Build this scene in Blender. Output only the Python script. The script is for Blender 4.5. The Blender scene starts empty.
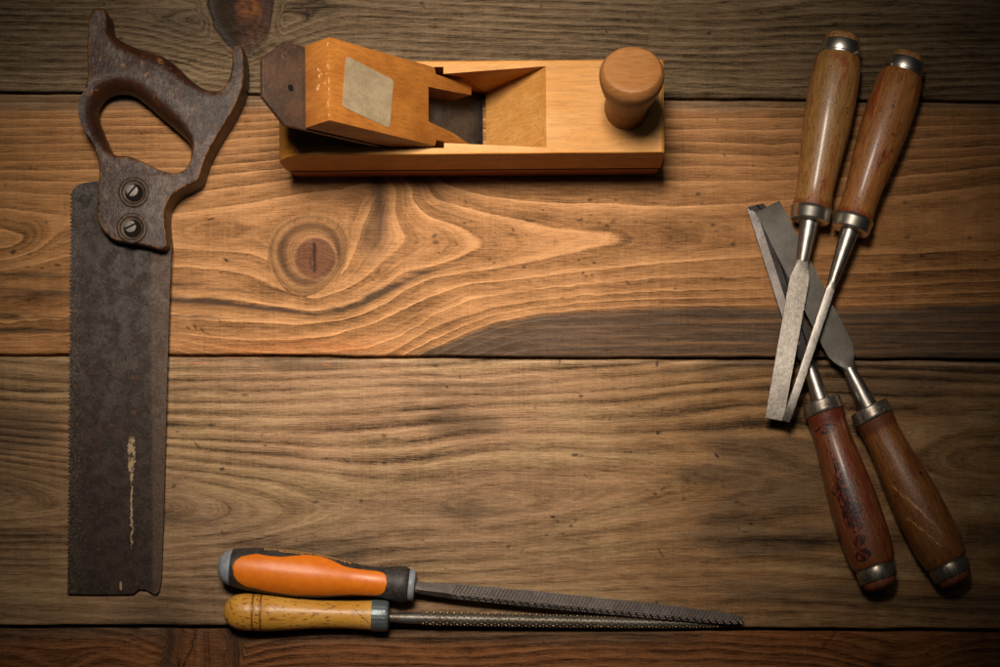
import bpy, bmesh, math, random
import numpy as np
from mathutils import Vector, Matrix
from mathutils.geometry import tessellate_polygon

# ------------------------------------------------------------------ units
# lengths below are in table units, 1 unit = 0.6 mm
S = 0.0006
CX, CY, H = 523.0, 620.0, 1840.0          # foot of the camera and its height
PI = math.pi
random.seed(7)
rng = np.random.default_rng(11)
sc = bpy.context.scene
C = sc.collection

def seen(px, py, z=0.0):
    """table position of something seen at px,py whose height over the table is z"""
    k = 1 - z / H
    return (CX + (px - CX) * k, CY + (py - CY) * k, z)
def wv(x, y, z=0.0):                        # table units -> metres
    return Vector(((x - 500) * S, (333.5 - y) * S, z * S))

# ------------------------------------------------------------------ objects
def thing(name, label, cat, loc, group=None, rot=None):
    o = bpy.data.objects.new(name, None); C.objects.link(o)
    o.empty_display_size = 0.01
    o.location = loc
    if rot is not None:
        o.rotation_mode = 'QUATERNION'; o.rotation_quaternion = rot
    o['label'] = label; o['category'] = cat
    if group: o['group'] = group
    return o
def link(name, me, mat, parent=None, smooth=35, label=None):
    if smooth is not None:
        for p in me.polygons: p.use_smooth = True
        me.set_sharp_from_angle(angle=math.radians(smooth))
    o = bpy.data.objects.new(name, me); C.objects.link(o)
    if mat: me.materials.append(mat)
    if parent: o.parent = parent
    if label: o['label'] = label
    return o
def mesh(name, vs, fs):
    me = bpy.data.meshes.new(name)
    me.from_pydata([tuple(c * S for c in v) for v in vs], [], fs)
    me.update(); return me
def fix(me):
    bm = bmesh.new(); bm.from_mesh(me)
    bmesh.ops.recalc_face_normals(bm, faces=bm.faces)
    bm.to_mesh(me); bm.free(); return me
def lathe(name, prof, seg=56, axis='x', wob=0.0, seed=0):
    """surface of revolution, profile (pos, radius)"""
    vs, fs = [], []
    r0 = random.Random(seed)
    ph = [r0.uniform(0, 6.28) for _ in range(4)]
    for (a, r) in prof:
        for i in range(seg):
            t = 2 * PI * i / seg
            rr = r * (1 + wob * (math.sin(2 * t + ph[0] + a * .02) + .5 * math.sin(3 * t + ph[1] - a * .03)))
            c, s = rr * math.cos(t), rr * math.sin(t)
            vs.append((a, c, s) if axis == 'x' else (c, s, a))
    n = len(prof)
    for j in range(n - 1):
        for i in range(seg):
            k = (i + 1) % seg
            fs.append((j * seg + i, j * seg + k, (j + 1) * seg + k, (j + 1) * seg + i))
    fs.append(tuple(range(seg))[::-1]); fs.append(tuple((n - 1) * seg + i for i in range(seg)))
    return fix(mesh(name, vs, fs))
def smoothprof(pts, n=6):
    """Catmull-Rom through profile points"""
    out = []
    P = [pts[0]] + list(pts) + [pts[-1]]
    for i in range(1, len(P) - 2):
        for k in range(n):
            t = k / n
            out.append(tuple(0.5 * ((2 * P[i][c]) + (-P[i-1][c] + P[i+1][c]) * t + (2*P[i-1][c] - 5*P[i][c] + 4*P[i+1][c] - P[i+2][c]) * t*t
                       + (-P[i-1][c] + 3*P[i][c] - 3*P[i+1][c] + P[i+2][c]) * t**3) for c in range(len(pts[0]))))
    out.append(tuple(pts[-1])); return out
def closedspline(pts, step=2.5):
    n = len(pts); out = []
    for i in range(n):
        p0, p1, p2, p3 = pts[i-1], pts[i], pts[(i+1) % n], pts[(i+2) % n]
        L = math.hypot(p2[0]-p1[0], p2[1]-p1[1]); m = max(1, int(L / step))
        for k in range(m):
            t = k / m
            out.append(tuple(0.5 * ((2*p1[c]) + (-p0[c] + p2[c])*t + (2*p0[c] - 5*p1[c] + 4*p2[c] - p3[c])*t*t
                       + (-p0[c] + 3*p1[c] - 3*p2[c] + p3[c])*t**3) for c in range(2)))
    return out
def extrude(name, poly, z0, z1, bev=0.0, seg=2, frame=None):
    """prism of a 2D outline; z0/z1 numbers or functions of (x, y); frame maps (x,y,z) to local"""
    f0 = z0 if callable(z0) else (lambda x, y: z0)
    f1 = z1 if callable(z1) else (lambda x, y: z1)
    fr = frame or (lambda x, y, z: (x, y, z))
    n = len(poly)
    vs = [fr(x, y, f0(x, y)) for x, y in poly] + [fr(x, y, f1(x, y)) for x, y in poly]
    fs = [tuple(range(n))[::-1], tuple(range(n, 2 * n))]
    fs += [(i, (i + 1) % n, n + (i + 1) % n, n + i) for i in range(n)]
    me = fix(mesh(name, vs, fs))
    if bev > 0:
        bm = bmesh.new(); bm.from_mesh(me)
        es = [e for e in bm.edges if len(e.link_faces) == 2 and e.calc_face_angle() > math.radians(25)]
        bmesh.ops.bevel(bm, geom=es, offset=bev * S, segments=seg, profile=0.5, affect='EDGES', clamp_overlap=True)
        bm.to_mesh(me); bm.free()
    return me
def box(name, x0, x1, y0, y1, z0, z1, bev=0.0, seg=2, frame=None):
    return extrude(name, [(x0, y0), (x1, y0), (x1, y1), (x0, y1)], z0, z1, bev, seg, frame)
def boolean(ob, cutters):
    for c in cutters:
        m = ob.modifiers.new('cut', 'BOOLEAN'); m.object = c; m.operation = 'DIFFERENCE'; m.solver = 'EXACT'
    dg = bpy.context.evaluated_depsgraph_get()
    me = bpy.data.meshes.new_from_object(ob.evaluated_get(dg))
    ob.modifiers.clear(); old = ob.data; ob.data = me
    for c in cutters: bpy.data.objects.remove(c)
    return ob

# ------------------------------------------------------------------ node helper
class NT:
    def __init__(s, name):
        s.m = bpy.data.materials.new(name); s.m.use_nodes = True
        s.t = s.m.node_tree; s.b = s.t.nodes['Principled BSDF']
        tc = s.t.nodes.new('ShaderNodeTexCoord')
        vm = s.t.nodes.new('ShaderNodeVectorMath'); vm.operation = 'SCALE'
        s.t.links.new(tc.outputs['Object'], vm.inputs[0]); vm.inputs[3].default_value = 1 / S
        s.P = vm.outputs[0]                       # position in table units
        sp = s.t.nodes.new('ShaderNodeSeparateXYZ'); s.t.links.new(s.P, sp.inputs[0])
        s.x, s.y, s.z = sp.outputs
    def put(s, sock, v):
        if isinstance(v, bpy.types.NodeSocket): s.t.links.new(v, sock)
        elif isinstance(v, (tuple, list)):
            if len(v) == 3 and sock.type == 'RGBA': v = (*v, 1)
            sock.default_value = v
        else: sock.default_value = v
    def ma(s, op, a, b=0.0, c=None, clamp=False):
        n = s.t.nodes.new('ShaderNodeMath'); n.operation = op; n.use_clamp = clamp
        s.put(n.inputs[0], a); s.put(n.inputs[1], b)
        if c is not None: s.put(n.inputs[2], c)
        return n.outputs[0]
    def vec(s, x, y, z=0.0):
        n = s.t.nodes.new('ShaderNodeCombineXYZ')
        for i, v in enumerate((x, y, z)): s.put(n.inputs[i], v)
        return n.outputs[0]
    def scl(s, sx, sy, sz, off=0.0):
        n = s.t.nodes.new('ShaderNodeMapping'); s.t.links.new(s.P, n.inputs[0])
        n.inputs['Scale'].default_value = (sx, sy, sz); n.inputs['Location'].default_value = (off, off * .7, off * .3)
        return n.outputs[0]
    def noise(s, v, scale=1.0, det=3.0, rough=0.55, dist=0.0):
        n = s.t.nodes.new('ShaderNodeTexNoise'); s.put(n.inputs['Vector'], v)
        n.inputs['Scale'].default_value = scale; n.inputs['Detail'].default_value = det
        n.inputs['Roughness'].default_value = rough; n.inputs['Distortion'].default_value = dist
        return n.outputs[0]
    def vor(s, v, scale=1.0, feat='F1', out=0, rnd=1.0):
        n = s.t.nodes.new('ShaderNodeTexVoronoi'); n.feature = feat; s.put(n.inputs['Vector'], v)
        n.inputs['Scale'].default_value = scale; n.inputs['Randomness'].default_value = rnd
        return n.outputs[out]
    def ramp(s, f, a, b, lo=0.0, hi=1.0, smooth=True):
        n = s.t.nodes.new('ShaderNodeMapRange'); n.interpolation_type = 'SMOOTHSTEP' if smooth else 'LINEAR'
        s.put(n.inputs[0], f)
        for i, v in enumerate((a, b, lo, hi)): s.put(n.inputs[i + 1], v)
        return n.outputs[0]
    def mix(s, f, a, b, mode='MIX'):
        n = s.t.nodes.new('ShaderNodeMix'); n.data_type = 'RGBA'; n.blend_type = mode
        s.put(n.inputs[0], f); s.put(n.inputs[6], a); s.put(n.inputs[7], b)
        return n.outputs[2]
    def attr(s, name, col=False):
        n = s.t.nodes.new('ShaderNodeAttribute'); n.attribute_name = name
        return n.outputs['Color'] if col else n.outputs['Fac']
    def bump(s, h, strength=0.5, dist=1.0):
        n = s.t.nodes.new('ShaderNodeBump'); s.put(n.inputs['Height'], h)
        n.inputs['Strength'].default_value = strength; n.inputs['Distance'].default_value = dist * S
        if getattr(s, '_n', None): s.t.links.new(s._n, n.inputs['Normal'])
        s._n = n.outputs[0]; s.t.links.new(s._n, s.b.inputs['Normal'])
    def grey(s, f):                                # float -> colour
        n = s.t.nodes.new('ShaderNodeCombineColor')
        for i in range(3): s.put(n.inputs[i], f)
        return n.outputs[0]
    def out(s, col, rough=0.5, metal=0.0, spec=0.5, coat=0.0, crough=0.2):
        s.put(s.b.inputs['Base Color'], col); s.put(s.b.inputs['Roughness'], rough)
        s.put(s.b.inputs['Metallic'], metal); s.put(s.b.inputs['Specular IOR Level'], spec)
        s.put(s.b.inputs['Coat Weight'], coat); s.b.inputs['Coat Roughness'].default_value = crough
        return s.m

# ------------------------------------------------------------------ numpy noise
def vnoise(X, Y, seed):
    r = np.random.default_rng(seed); G = r.random((256, 256))
    xi = np.floor(X).astype(int); yi = np.floor(Y).astype(int)
    fx = X - xi; fy = Y - yi
    fx = fx * fx * (3 - 2 * fx); fy = fy * fy * (3 - 2 * fy)
    a = G[yi % 256, xi % 256]; b = G[yi % 256, (xi + 1) % 256]
    c = G[(yi + 1) % 256, xi % 256]; d = G[(yi + 1) % 256, (xi + 1) % 256]
    return (a * (1 - fx) + b * fx) * (1 - fy) + (c * (1 - fx) + d * fx) * fy - 0.5
def fbm(X, Y, sx, sy, seed, o=3):
    t = 0; a = 1.0
    for k in range(o):
        t = t + a * vnoise(X / sx + 31.7 * k, Y / sy + 17.3 * k, seed + k); sx /= 2; sy /= 2; a *= .5
    return t
def sst(a, b, v):
    t = np.clip((v - a) / (b - a), 0, 1); return t * t * (3 - 2 * t)

# ------------------------------------------------------------------ the table
def rbf(lines, X, Y, smooth=2.0):
    """thin-plate field through traced growth-ring lines"""
    pts, val = [], []
    for v, l in lines:
        for k in range(len(l)):
            pts.append(l[k]); val.append(v)
            if k + 1 < len(l):
                d = math.dist(l[k], l[k + 1]); m = int(d // 30)
                for q in range(1, m + 1):
                    t = q / (m + 1); pts.append((l[k][0] * (1-t) + l[k+1][0] * t, l[k][1] * (1-t) + l[k+1][1] * t)); val.append(v)
    p = np.array(pts, float) / 100; v = np.array(val, float); n = len(p)
    def phi(d2): return np.where(d2 > 0, d2 * np.log(np.maximum(d2, 1e-9)) * .5, 0)
    d2 = ((p[:, None] - p[None]) ** 2).sum(-1)
    A = np.zeros((n + 3, n + 3)); A[:n, :n] = phi(d2) + np.eye(n) * smooth * 1e-3
    A[:n, n] = 1; A[:n, n+1:] = p; A[n, :n] = 1; A[n+1:, :n] = p.T
    w = np.linalg.solve(A, np.concatenate([v, np.zeros(3)]))
    # coarse grid, then bilinear
    gx = np.arange(X.min() - 5, X.max() + 10, 4.0); gy = np.arange(Y.min() - 5, Y.max() + 10, 4.0)
    GX, GY = np.meshgrid(gx, gy); q = np.stack([GX.ravel(), GY.ravel()], 1) / 100
    F = np.zeros(len(q))
    for i in range(0, len(q), 4000):
        qq = q[i:i + 4000]; F[i:i + 4000] = phi(((qq[:, None] - p[None]) ** 2).sum(-1)) @ w[:n] + w[n] + qq @ w[n+1:]
    F = F.reshape(GX.shape)
    ux = (X - gx[0]) / 4; uy = (Y - gy[0]) / 4; ix = ux.astype(int); iy = uy.astype(int); fx = ux - ix; fy = uy - iy
    return (F[iy, ix]*(1-fx) + F[iy, ix+1]*fx)*(1-fy) + (F[iy+1, ix]*(1-fx) + F[iy+1, ix+1]*fx)*fy

def plank(y0f, y1f, field, mat, parent, label):
    st = 1.25
    xs = np.arange(-110, 1112, st)
    n = int((y1f(500) - y0f(500)) / st)
    e = [0, .35, .9, 1.7, 2.8]
    L = y1f(500) - y0f(500)
    v = np.concatenate([np.array(e) / L, np.linspace(4 / L, 1 - 4 / L, n), 1 - np.array(e[::-1]) / L])
    ez = [-3.0, -1.5, -.6, -.2, -.05]
    z = np.concatenate([ez, np.zeros(n), ez[::-1]])
    X, V = np.meshgrid(xs, v)
    Y = y0f(X) * (1 - V) + y1f(X) * V
    wob = fbm(X, X * 0, 40, 1, 5, 3) * 1.2
    Y = Y + wob * (np.minimum(V, 1 - V) * L < 3)
    Z = np.repeat(z[:, None], len(xs), 1)
    f = field(X, Y)
    Z = Z - f['mark'] * .5 + fbm(X, Y, 90, 25, 77, 2) * .25
    # skirts
    X = np.vstack([X[:1], X, X[-1:]]); Y = np.vstack([Y[:1], Y, Y[-1:]]); Z = np.vstack([Z[:1]*0 - 26, Z, Z[-1:]*0 - 26])
    for k in f: f[k] = np.concatenate([f[k][:1], f[k], f[k][-1:]], 0)
    r, c = X.shape
    co = np.stack([(X - 500) * S, (333.5 - Y) * S, Z * S], -1).reshape(-1, 3)
    idx = np.arange(r * c).reshape(r, c)
    q = np.stack([idx[:-1, :-1], idx[1:, :-1], idx[1:, 1:], idx[:-1, 1:]], -1).reshape(-1, 4)
    me = bpy.data.meshes.new('plank')
    me.vertices.add(len(co)); me.vertices.foreach_set('co', co.ravel().astype('f4'))
    me.loops.add(q.size); me.loops.foreach_set('vertex_index', q.ravel().astype('i4'))
    me.polygons.add(len(q)); me.polygons.foreach_set('loop_start', np.arange(0, q.size, 4, dtype='i4'))
    me.update(calc_edges=True)
    me.polygons.foreach_set('use_smooth', np.ones(len(q), bool))
    for k, a in f.items():
        if a.ndim == 3:
            at = me.attributes.new(k, 'FLOAT_VECTOR', 'POINT'); at.data.foreach_set('vector', a.reshape(-1).astype('f4'))
        else:
            at = me.attributes.new(k, 'FLOAT', 'POINT'); at.data.foreach_set('value', a.ravel().astype('f4'))
    return link('plank', me, mat, parent, smooth=None, label=label)

def plank_mat(name, power, edge, lo, hi, fib, seed, jag=.05, warm=(1.0, .93, .82), tint=(1, 1, 1)):
    s = NT(name); tint = (*tint, 1)
    ph = s.attr('ring'); base = s.attr('base', True); amp = s.attr('amp'); mark = s.attr('mark')
    j = s.noise(s.vec(s.ma('MULTIPLY', s.x, .16), s.ma('MULTIPLY', s.y, .5), seed), 1, 4, .65)
    j = s.ma('SUBTRACT', j, .5)
    p = s.ma('ADD', ph, s.ma('MULTIPLY', j, jag * 2))
    fr = s.ma('FRACT', p)
    saw = s.ma('ADD', s.ma('MULTIPLY', s.ma('POWER', fr, power), .62), s.ma('MULTIPLY', fr, .38))
    fall = s.ramp(fr, 1 - edge, 1.0, 1.0, 0.0)
    saw = s.ma('MULTIPLY', saw, fall)                       # pale late wood, abrupt dark edge
    # ring to ring variation
    rv = s.noise(s.vec(s.ma('FLOOR', p), s.ma('MULTIPLY', s.x, .003), seed), 1.7, 1)
    rv = s.ramp(rv, .3, .7, .45, 1.25)
    ring = s.ma('MULTIPLY', s.ma('MULTIPLY', s.ma('SUBTRACT', s.ramp(saw, 0, 1, lo, hi, False), 1), amp), rv)
    # fibres: one set follows the rings, one runs along the plank
    fa = s.noise(s.vec(s.ma('MULTIPLY', s.x, .02), s.ma('MULTIPLY', ph, 7), seed), 1, 4, .7)
    fb = s.noise(s.vec(s.ma('MULTIPLY', s.x, .05), s.ma('MULTIPLY', s.ma('ADD', s.y, s.ma('MULTIPLY', ph, 2.0)), .75), seed + 3), 1, 4, .75)
    fc = s.noise(s.vec(s.ma('MULTIPLY', s.x, .35), s.ma('MULTIPLY', s.y, .9), seed + 5), 1, 3, .7)
    f1 = s.ramp(fa, .25, .75, -fib, fib, False); f2 = s.ramp(fb, .25, .75, -fib * 1.3, fib * 1.3, False)
    f3 = s.ramp(fc, .25, .75, -fib * .55, fib * .55, False)
    # short dark pores
    po = s.noise(s.vec(s.ma('MULTIPLY', s.x, .09), s.ma('MULTIPLY', s.y, 1.0), seed + 9), 1, 2, .5)
    po = s.ramp(po, .64, .74, 0, .32)
    # faint saw marks across the plank
    sm = s.noise(s.vec(s.ma('MULTIPLY', s.x, .33), s.ma('MULTIPLY', s.y, .012), seed + 2), 1, 2, .5)
    sm = s.ramp(sm, .3, .7, -.05, .05, False)
    # broad stain variation
    bl = s.noise(s.vec(s.ma('MULTIPLY', s.x, .008), s.ma('MULTIPLY', s.y, .03), seed + 7), 1, 4, .6)
    bl = s.ramp(bl, .3, .7, -.16, .16)
    g = 1.0
    for t in (ring, f1, f2, f3, sm, bl): g = s.ma('ADD', g, t)
    g = s.ma('SUBTRACT', g, po)
    g = s.ma('MAXIMUM', g, .12)
    # darker = redder (stain), lighter = yellower
    dk = s.mix(1.0, base, s.grey(g), 'MULTIPLY')
    w = s.ramp(g, .5, 1.4, 0, 1)
    dk = s.mix(s.ma('MULTIPLY', s.ma('SUBTRACT', 1, w), .6), dk, s.mix(1.0, dk, (*warm, 1), 'MULTIPLY'))
    col = s.mix(s.ma('MULTIPLY', mark, .92), dk, (.012, .009, .007))
    s.bump(s.ma('ADD', s.ma('MULTIPLY', g, .6), s.ma('MULTIPLY', fc, .3)), .8, 1.0)
    col = s.mix(1.0, col, tint, 'MULTIPLY')
    ro = s.ramp(s.ma('ADD', fb, s.ma('MULTIPLY', saw, .25)), .3, .9, .70, .58)
    return s.out(col, ro, spec=.10)

def marks(X, Y, lst):
    m = np.zeros_like(X)
    for (x, y, l, w, a) in lst:
        sel = (np.abs(X - x) < l + 4) & (np.abs(Y - y) < l + 4)
        if not sel.any(): continue
        dx = X[sel] - x; dy = Y[sel] - y; c, s_ = math.cos(a), math.sin(a)
        u = dx * c + dy * s_; v = -dx * s_ + dy * c
        d = np.sqrt((u / l) ** 2 + ((v + .25 * w * np.sin(u / l * 2)) / w) ** 2)
        m[sel] = np.maximum(m[sel], (1 - sst(.4, 1.3, d)) * (.5 + .5 * ((x * 7.13 + y * 3.71) % 1)))
    return m
def rnd_nicks(n, x0, x1, y0, y1, seed):
    r = random.Random(seed); o = []
    cl = [(r.uniform(x0, x1), r.uniform(y0, y1)) for _ in range(max(1, n // 4))]
    for _ in range(n):
        if r.random() < .6: c = r.choice(cl); x, y = r.gauss(c[0], 22), r.gauss(c[1], 9)
        else: x, y = r.uniform(x0, x1), r.uniform(y0, y1)
        o.append((x, y, r.uniform(.9, 2.6), r.uniform(.6, 1.2), r.choice([-.3, .1, .3, .9, 1.4, -.7])))
    return o
def colfield(X, c): return np.ones(X.shape + (3,)) * np.array(c)
def blend(a, b, m): return a * (1 - m[..., None]) + np.array(b) * m[..., None]

# plank 2: the one with the round knot and the cathedral figure (traced lines)
G2 = [
 (4, [(427,184),(434,196),(457,204),(485,213),(514,218),(542,223),(571,227),(605,230),(621,237),(605,245.5),(571,252.5),(542,260),(514,265),(485,270),(457,274),(434,278),(414,287),(400,294),(388,302),(365,313),(340,321),(300,325),(250,322),(200,319),(171,316),(69,318),(0,322)]),
 (3, [(411,184),(414,198),(428,213),(457,225.5),(480,234),(490,241),(482,250),(457,258),(428,267),(400,275),(388,287),(365,298),(342,306.7),(314,311),(274,307),(231,301),(188,301),(171,299.5),(69,294),(0,298)]),
 (2, [(393.5,184),(396,207),(402,221),(406,232.6),(402,244),(388,258),(373.5,271),(356.5,284),(331,294),(302,296),(274,288),(245,275),(217,268),(188,266),(171,267),(69,256),(43,262),(0,271)]),
 (1, [(379,184),(375,204),(365,227),(357,244),(354,258),(345,272.5),(328,284),(312,288)]),
 (1, [(183,213),(217,207),(245,203),(274,198.5),(300,194),(340,188)]),
 (1, [(0,208),(43,212.6),(69,215.6),(120,216)]),
 (0, [(0,225.6),(15,230),(26,239),(15,246),(0,249.6)]),
 (.45, [(190,240),(230,240),(258,236)]), (.55, [(110,238),(150,240)]),
 (2, [(0,192),(69,194),(140,195),(205,190),(245,185.6),(285,181),(330,172)]),
 (3, [(0,180),(69,181),(200,177),(285,168),(340,160)]),
 (4, [(0,170),(200,167),(285,158)]), (6, [(0,153),(200,150),(285,142)]), (8, [(0,136),(200,134),(285,127)]),
 (10, [(0,119),(200,117),(285,112)]), (12, [(0,103),(200,101),(285,99)]),
 (5, [(457,187),(485,194),(528,200),(571,203),(650,204.7),(745,203),(892,194),(1000,183)]),
 (6, [(560,181),(669,180),(775,179),(875,178),(1000,165.5)]),
 (7, [(560,166),(669,166),(775,166),(1000,154)]), (8, [(669,154),(775,155),(1000,146)]), (9, [(669,142),(775,144),(1000,134)]),
 (10, [(669,130),(1000,124)]), (12, [(420,106),(669,108),(1000,108)]), (9, [(420,140),(560,141)]),
 (5, [(1000,249),(900,254),(757,258),(703,261),(650,265),(599,270),(556,275),(514,279.6),(471,284),(451,289.6),(428,298),(400,309.5),(370,326),(330,338),(250,341),(171,335),(0,338)]),
 (4.45, [(690,232),(760,230),(900,225),(1000,218)]),
 (6, [(1000,268),(900,273),(745,277),(650,278),(599,282.5),(557,287),(514,292.4),(471,299.5),(443,312),(400,338),(370,349),(300,354)]),
 (7, [(1000,282),(850,288),(650,292.4),(599,297),(542,301),(500,306.7),(457,318),(428,329.5),(400,348)]),
 (8, [(1000,293),(850,297),(650,299.6),(576,303),(528,309.5),(485,318),(457,329.5),(423,346.5)]),
 (9, [(1000,302),(850,305),(650,306),(599,309),(542,313),(500,321),(471,331),(428,351)]),
 (12, [(1000,332),(700,334),(540,340)]), (14, [(1000,352),(700,354)]), (9, [(171,354),(0,354)]),
]
def field2(X, Y):
    f = rbf(G2, X, Y)
    kx, ky = X - 308, (Y - 253)
    a = np.arctan2(ky, kx)
    r = np.hypot(kx / 1.0, ky / .95) * (1 + .06 * np.sin(2 * a + .6) + .04 * np.sin(3 * a))
    r2 = np.hypot(X - 315, Y - 258)
    r = r * (1 - sst(30, 12, r)) + r2 * sst(30, 12, r) if False else r
    k = 1 - sst(33, 43, r)
    f = f + fbm(X, Y, 70, 22, 3, 3) * .14 + (1 - k) * 0
    ring = f * (1 - k) + (.6 + (r / 11.0) ** 1.25) * k
    base = colfield(X, (.39, .205, .090))
    # redder towards both ends, paler in the middle
    red = sst(620, 900, X); base = blend(base, (.36, .175, .065), red * .8)
    base = blend(base, (.37, .19, .075), sst(120, 30, X) * .8)
    base = blend(base, (.36, .185, .08), sst(165, 130, Y) * .6)
    # weathered grey edge along the top
    base = blend(base, (.17, .13, .09), sst(116, 102, Y + 6 * fbm(X, Y, 60, 10, 9, 3)) * .7)
    # dark blue-grey stain along the lower right edge
    yb = np.interp(X, [400, 428, 471, 500, 542, 599, 650, 850, 1110], [362, 349, 331, 321, 313, 309, 306, 305, 300])
    st = sst(-1, 5, Y - yb + 3 * fbm(X, Y, 60, 8, 21, 3))
    base = blend(base, (.095, .064, .044), st * (.94 + .5 * fbm(X, Y, 120, 3, 22, 3)).clip(0, 1))
    amp = 1.0 - .35 * st
    # dark line that sweeps under the knot
    yl = np.interp(X, [60, 171, 188, 231, 274, 314, 342, 365, 388, 410, 440, 470], [292, 297, 299, 302, 308, 312, 308, 300, 288, 276, 266, 258])
    wl = np.interp(X, [60, 171, 240, 300, 380, 410, 470], [5, 4.5, 3.2, 2.4, 4.2, 4.6, 1.2])
    nl = fbm(X, Y, 40, 4, 31, 3)
    dl = np.exp(-((Y - yl - 1.5 + nl * 3) / wl) ** 2) * np.interp(X, [40, 171, 300, 400, 430, 470], [.7, 1.1, 1.2, 1.2, .7, 0])
    dl2 = np.exp(-((Y - (yl - 13 + (X - 171) * .02) + nl * 4) / 2.2) ** 2) * np.interp(X, [0, 171, 210, 260], [.5, .7, .6, 0])
    dl3 = np.exp(-((Y - 318 + nl * 6) / 1.5) ** 2) * np.interp(X, [0, 171, 240, 270], [.7, .6, .4, 0])
    dl4 = np.exp(-((Y - 331 + nl * 6) / 3) ** 2) * np.interp(X, [0, 70, 171, 220], [.75, .6, .3, 0])
    for d in (dl, dl2, dl3, dl4):
        dd = (1.15 * d * (1.0 + 1.1 * nl)).clip(0, 1) * .85; base = blend(base, (.022, .018, .016), dd); amp = amp * (1 - .8 * dd)
    # reddish flush at the lower edge
    rd = sst(325, 350, Y) * np.interp(X, [160, 260, 340, 420], [.2, .6, .8, 0]) * (.6 + fbm(X, Y, 50, 6, 41, 3)).clip(0, 1)
    base = blend(base, (.40, .15, .05), rd)
    # darker shade between the ring arms beside the plane
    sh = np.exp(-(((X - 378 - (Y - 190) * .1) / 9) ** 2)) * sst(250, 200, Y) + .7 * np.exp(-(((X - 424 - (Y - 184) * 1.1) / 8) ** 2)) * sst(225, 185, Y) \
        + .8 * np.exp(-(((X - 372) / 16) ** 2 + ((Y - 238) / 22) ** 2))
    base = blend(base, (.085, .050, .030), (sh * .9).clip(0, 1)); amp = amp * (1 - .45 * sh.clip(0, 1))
    # the knot
    ann = np.exp(-((r - 28) / 4) ** 2); base = blend(base, (.075, .042, .022), ann * 1.15 * (.8 + .2 * np.cos(a - 3.0)))
    base = blend(base, (.17, .09, .045), sst(37, 30, r) * .45)
    ann = np.exp(-((r - 38) / 3) ** 2); base = blend(base, (.19, .11, .055), ann * .6)
    cres = np.exp(-((r - 31) / 5) ** 2) * np.exp(-((a - .25) / .7) ** 2); base = blend(base, (.05, .03, .02), cres * .95)
    core = sst(23, 18, r2 * (1 + .05 * np.sin(3 * a))); base = blend(base, (.15, .068, .036), core * .95)
    rim = np.exp(-((r2 - 21.5) / 1.5) ** 2); base = blend(base, (.46, .25, .11), rim * .75 * (.6 + .4 * np.cos(a + 1.2)))
    base = blend(base, (.14, .07, .05), (core * (.35 + 1.2 * fbm(X, Y, 14, 14, 55, 3))).clip(0, 1))
    ck = np.exp(-((X - 314.5 + 1.2 * fbm(X, Y, 6, 5, 8, 2)) / 1.5) ** 2) * sst(16.5, 14, np.abs(Y - 257.5))
    ck2 = np.exp(-((X - 311.5 + 3 * fbm(X, Y, 6, 5, 18, 2)) / 1.3) ** 2) * sst(10, 6, np.abs(Y - 262)) * .6
    amp = amp * (1 - .85 * core) * (1 - .80 * k)
    L = [(211,219,4.2,1.2,-.1),(226,260,3,1.8,.9),(247,255,4,.9,-.6),(221,273,1.6,.9,.3),(434.5,236,3,2,-.1),(436,242.5,3.4,2.6,.5),(466,202,3,1.3,1.3),(471,221,2,1.1,0),(513,230,2.4,.9,1.4),
         (510,234.5,2.8,.9,.1),(505,209,1.6,.9,0),(543,210,1.6,1,.9),(555,241.5,2.8,1,0),(580,220,4,1.6,0),(599,223,2.3,1.5,.2),(607,226,3,1.8,.7),(613,222,3,1.6,-.2),(636,222,2.6,1.3,.1),
         (590,200,3,1.5,0),(591,215,1.8,1,.6),(616,200,1.8,1,0),(457,244,1.5,.9,.3),(439,252.5,1.8,1,.2),(490,259,2.6,1.2,-.2),(524,267,1.8,1.6,.3),(494,263,1.5,.8,0),(583,273,2.2,1.6,-.5),(586,276,2,1.4,.3),(592,275,2.4,1.3,0),
         (628,283,3,1,.9),(530,281,2,.8,0),(594,263,1.8,1.1,.4),(579,260,1.6,1,-.4),(698,194,3,2,.2),(702,203,1.8,1,-.3),(713,225,3,1.7,.1),(716,231,3,1.4,-.1),(700,241,2.4,1.6,.3),(733,244,3,2,.1),(690,222,1.6,1.2,.2),(722,278,3,1.6,.3),
         (30,168,3,1.5,-.9),(13,252,3.4,3,.2),(30,254,3,1.6,.2),(27,267,4,1.3,.1),(42,268,2.6,1,.2),(57,265,4,1.6,.3),(36,170,1.6,1,0),(188,328,3,1.6,.9),(195,327,3.4,1.4,1.2),(202,330,4,1.3,.9),(208,334,3,1.2,.6),
         (378,272,3.4,1.8,-.7),(373,280,2,1.2,.2),(907,237,3,2,.1),(970,238,2.6,2,.2),(922,256,3.4,1.6,.2),(905,202,2.4,2,.2),(880,270,2,1.2,0),(950,322,3,1,.9),(606,350,5,1.2,0)]
    L += rnd_nicks(50, 0, 1000, 110, 350, 4)
    mk = np.maximum(marks(X, Y, L), np.maximum(ck, ck2))
    return dict(ring=ring, amp=amp, base=base, mark=mk)

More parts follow.
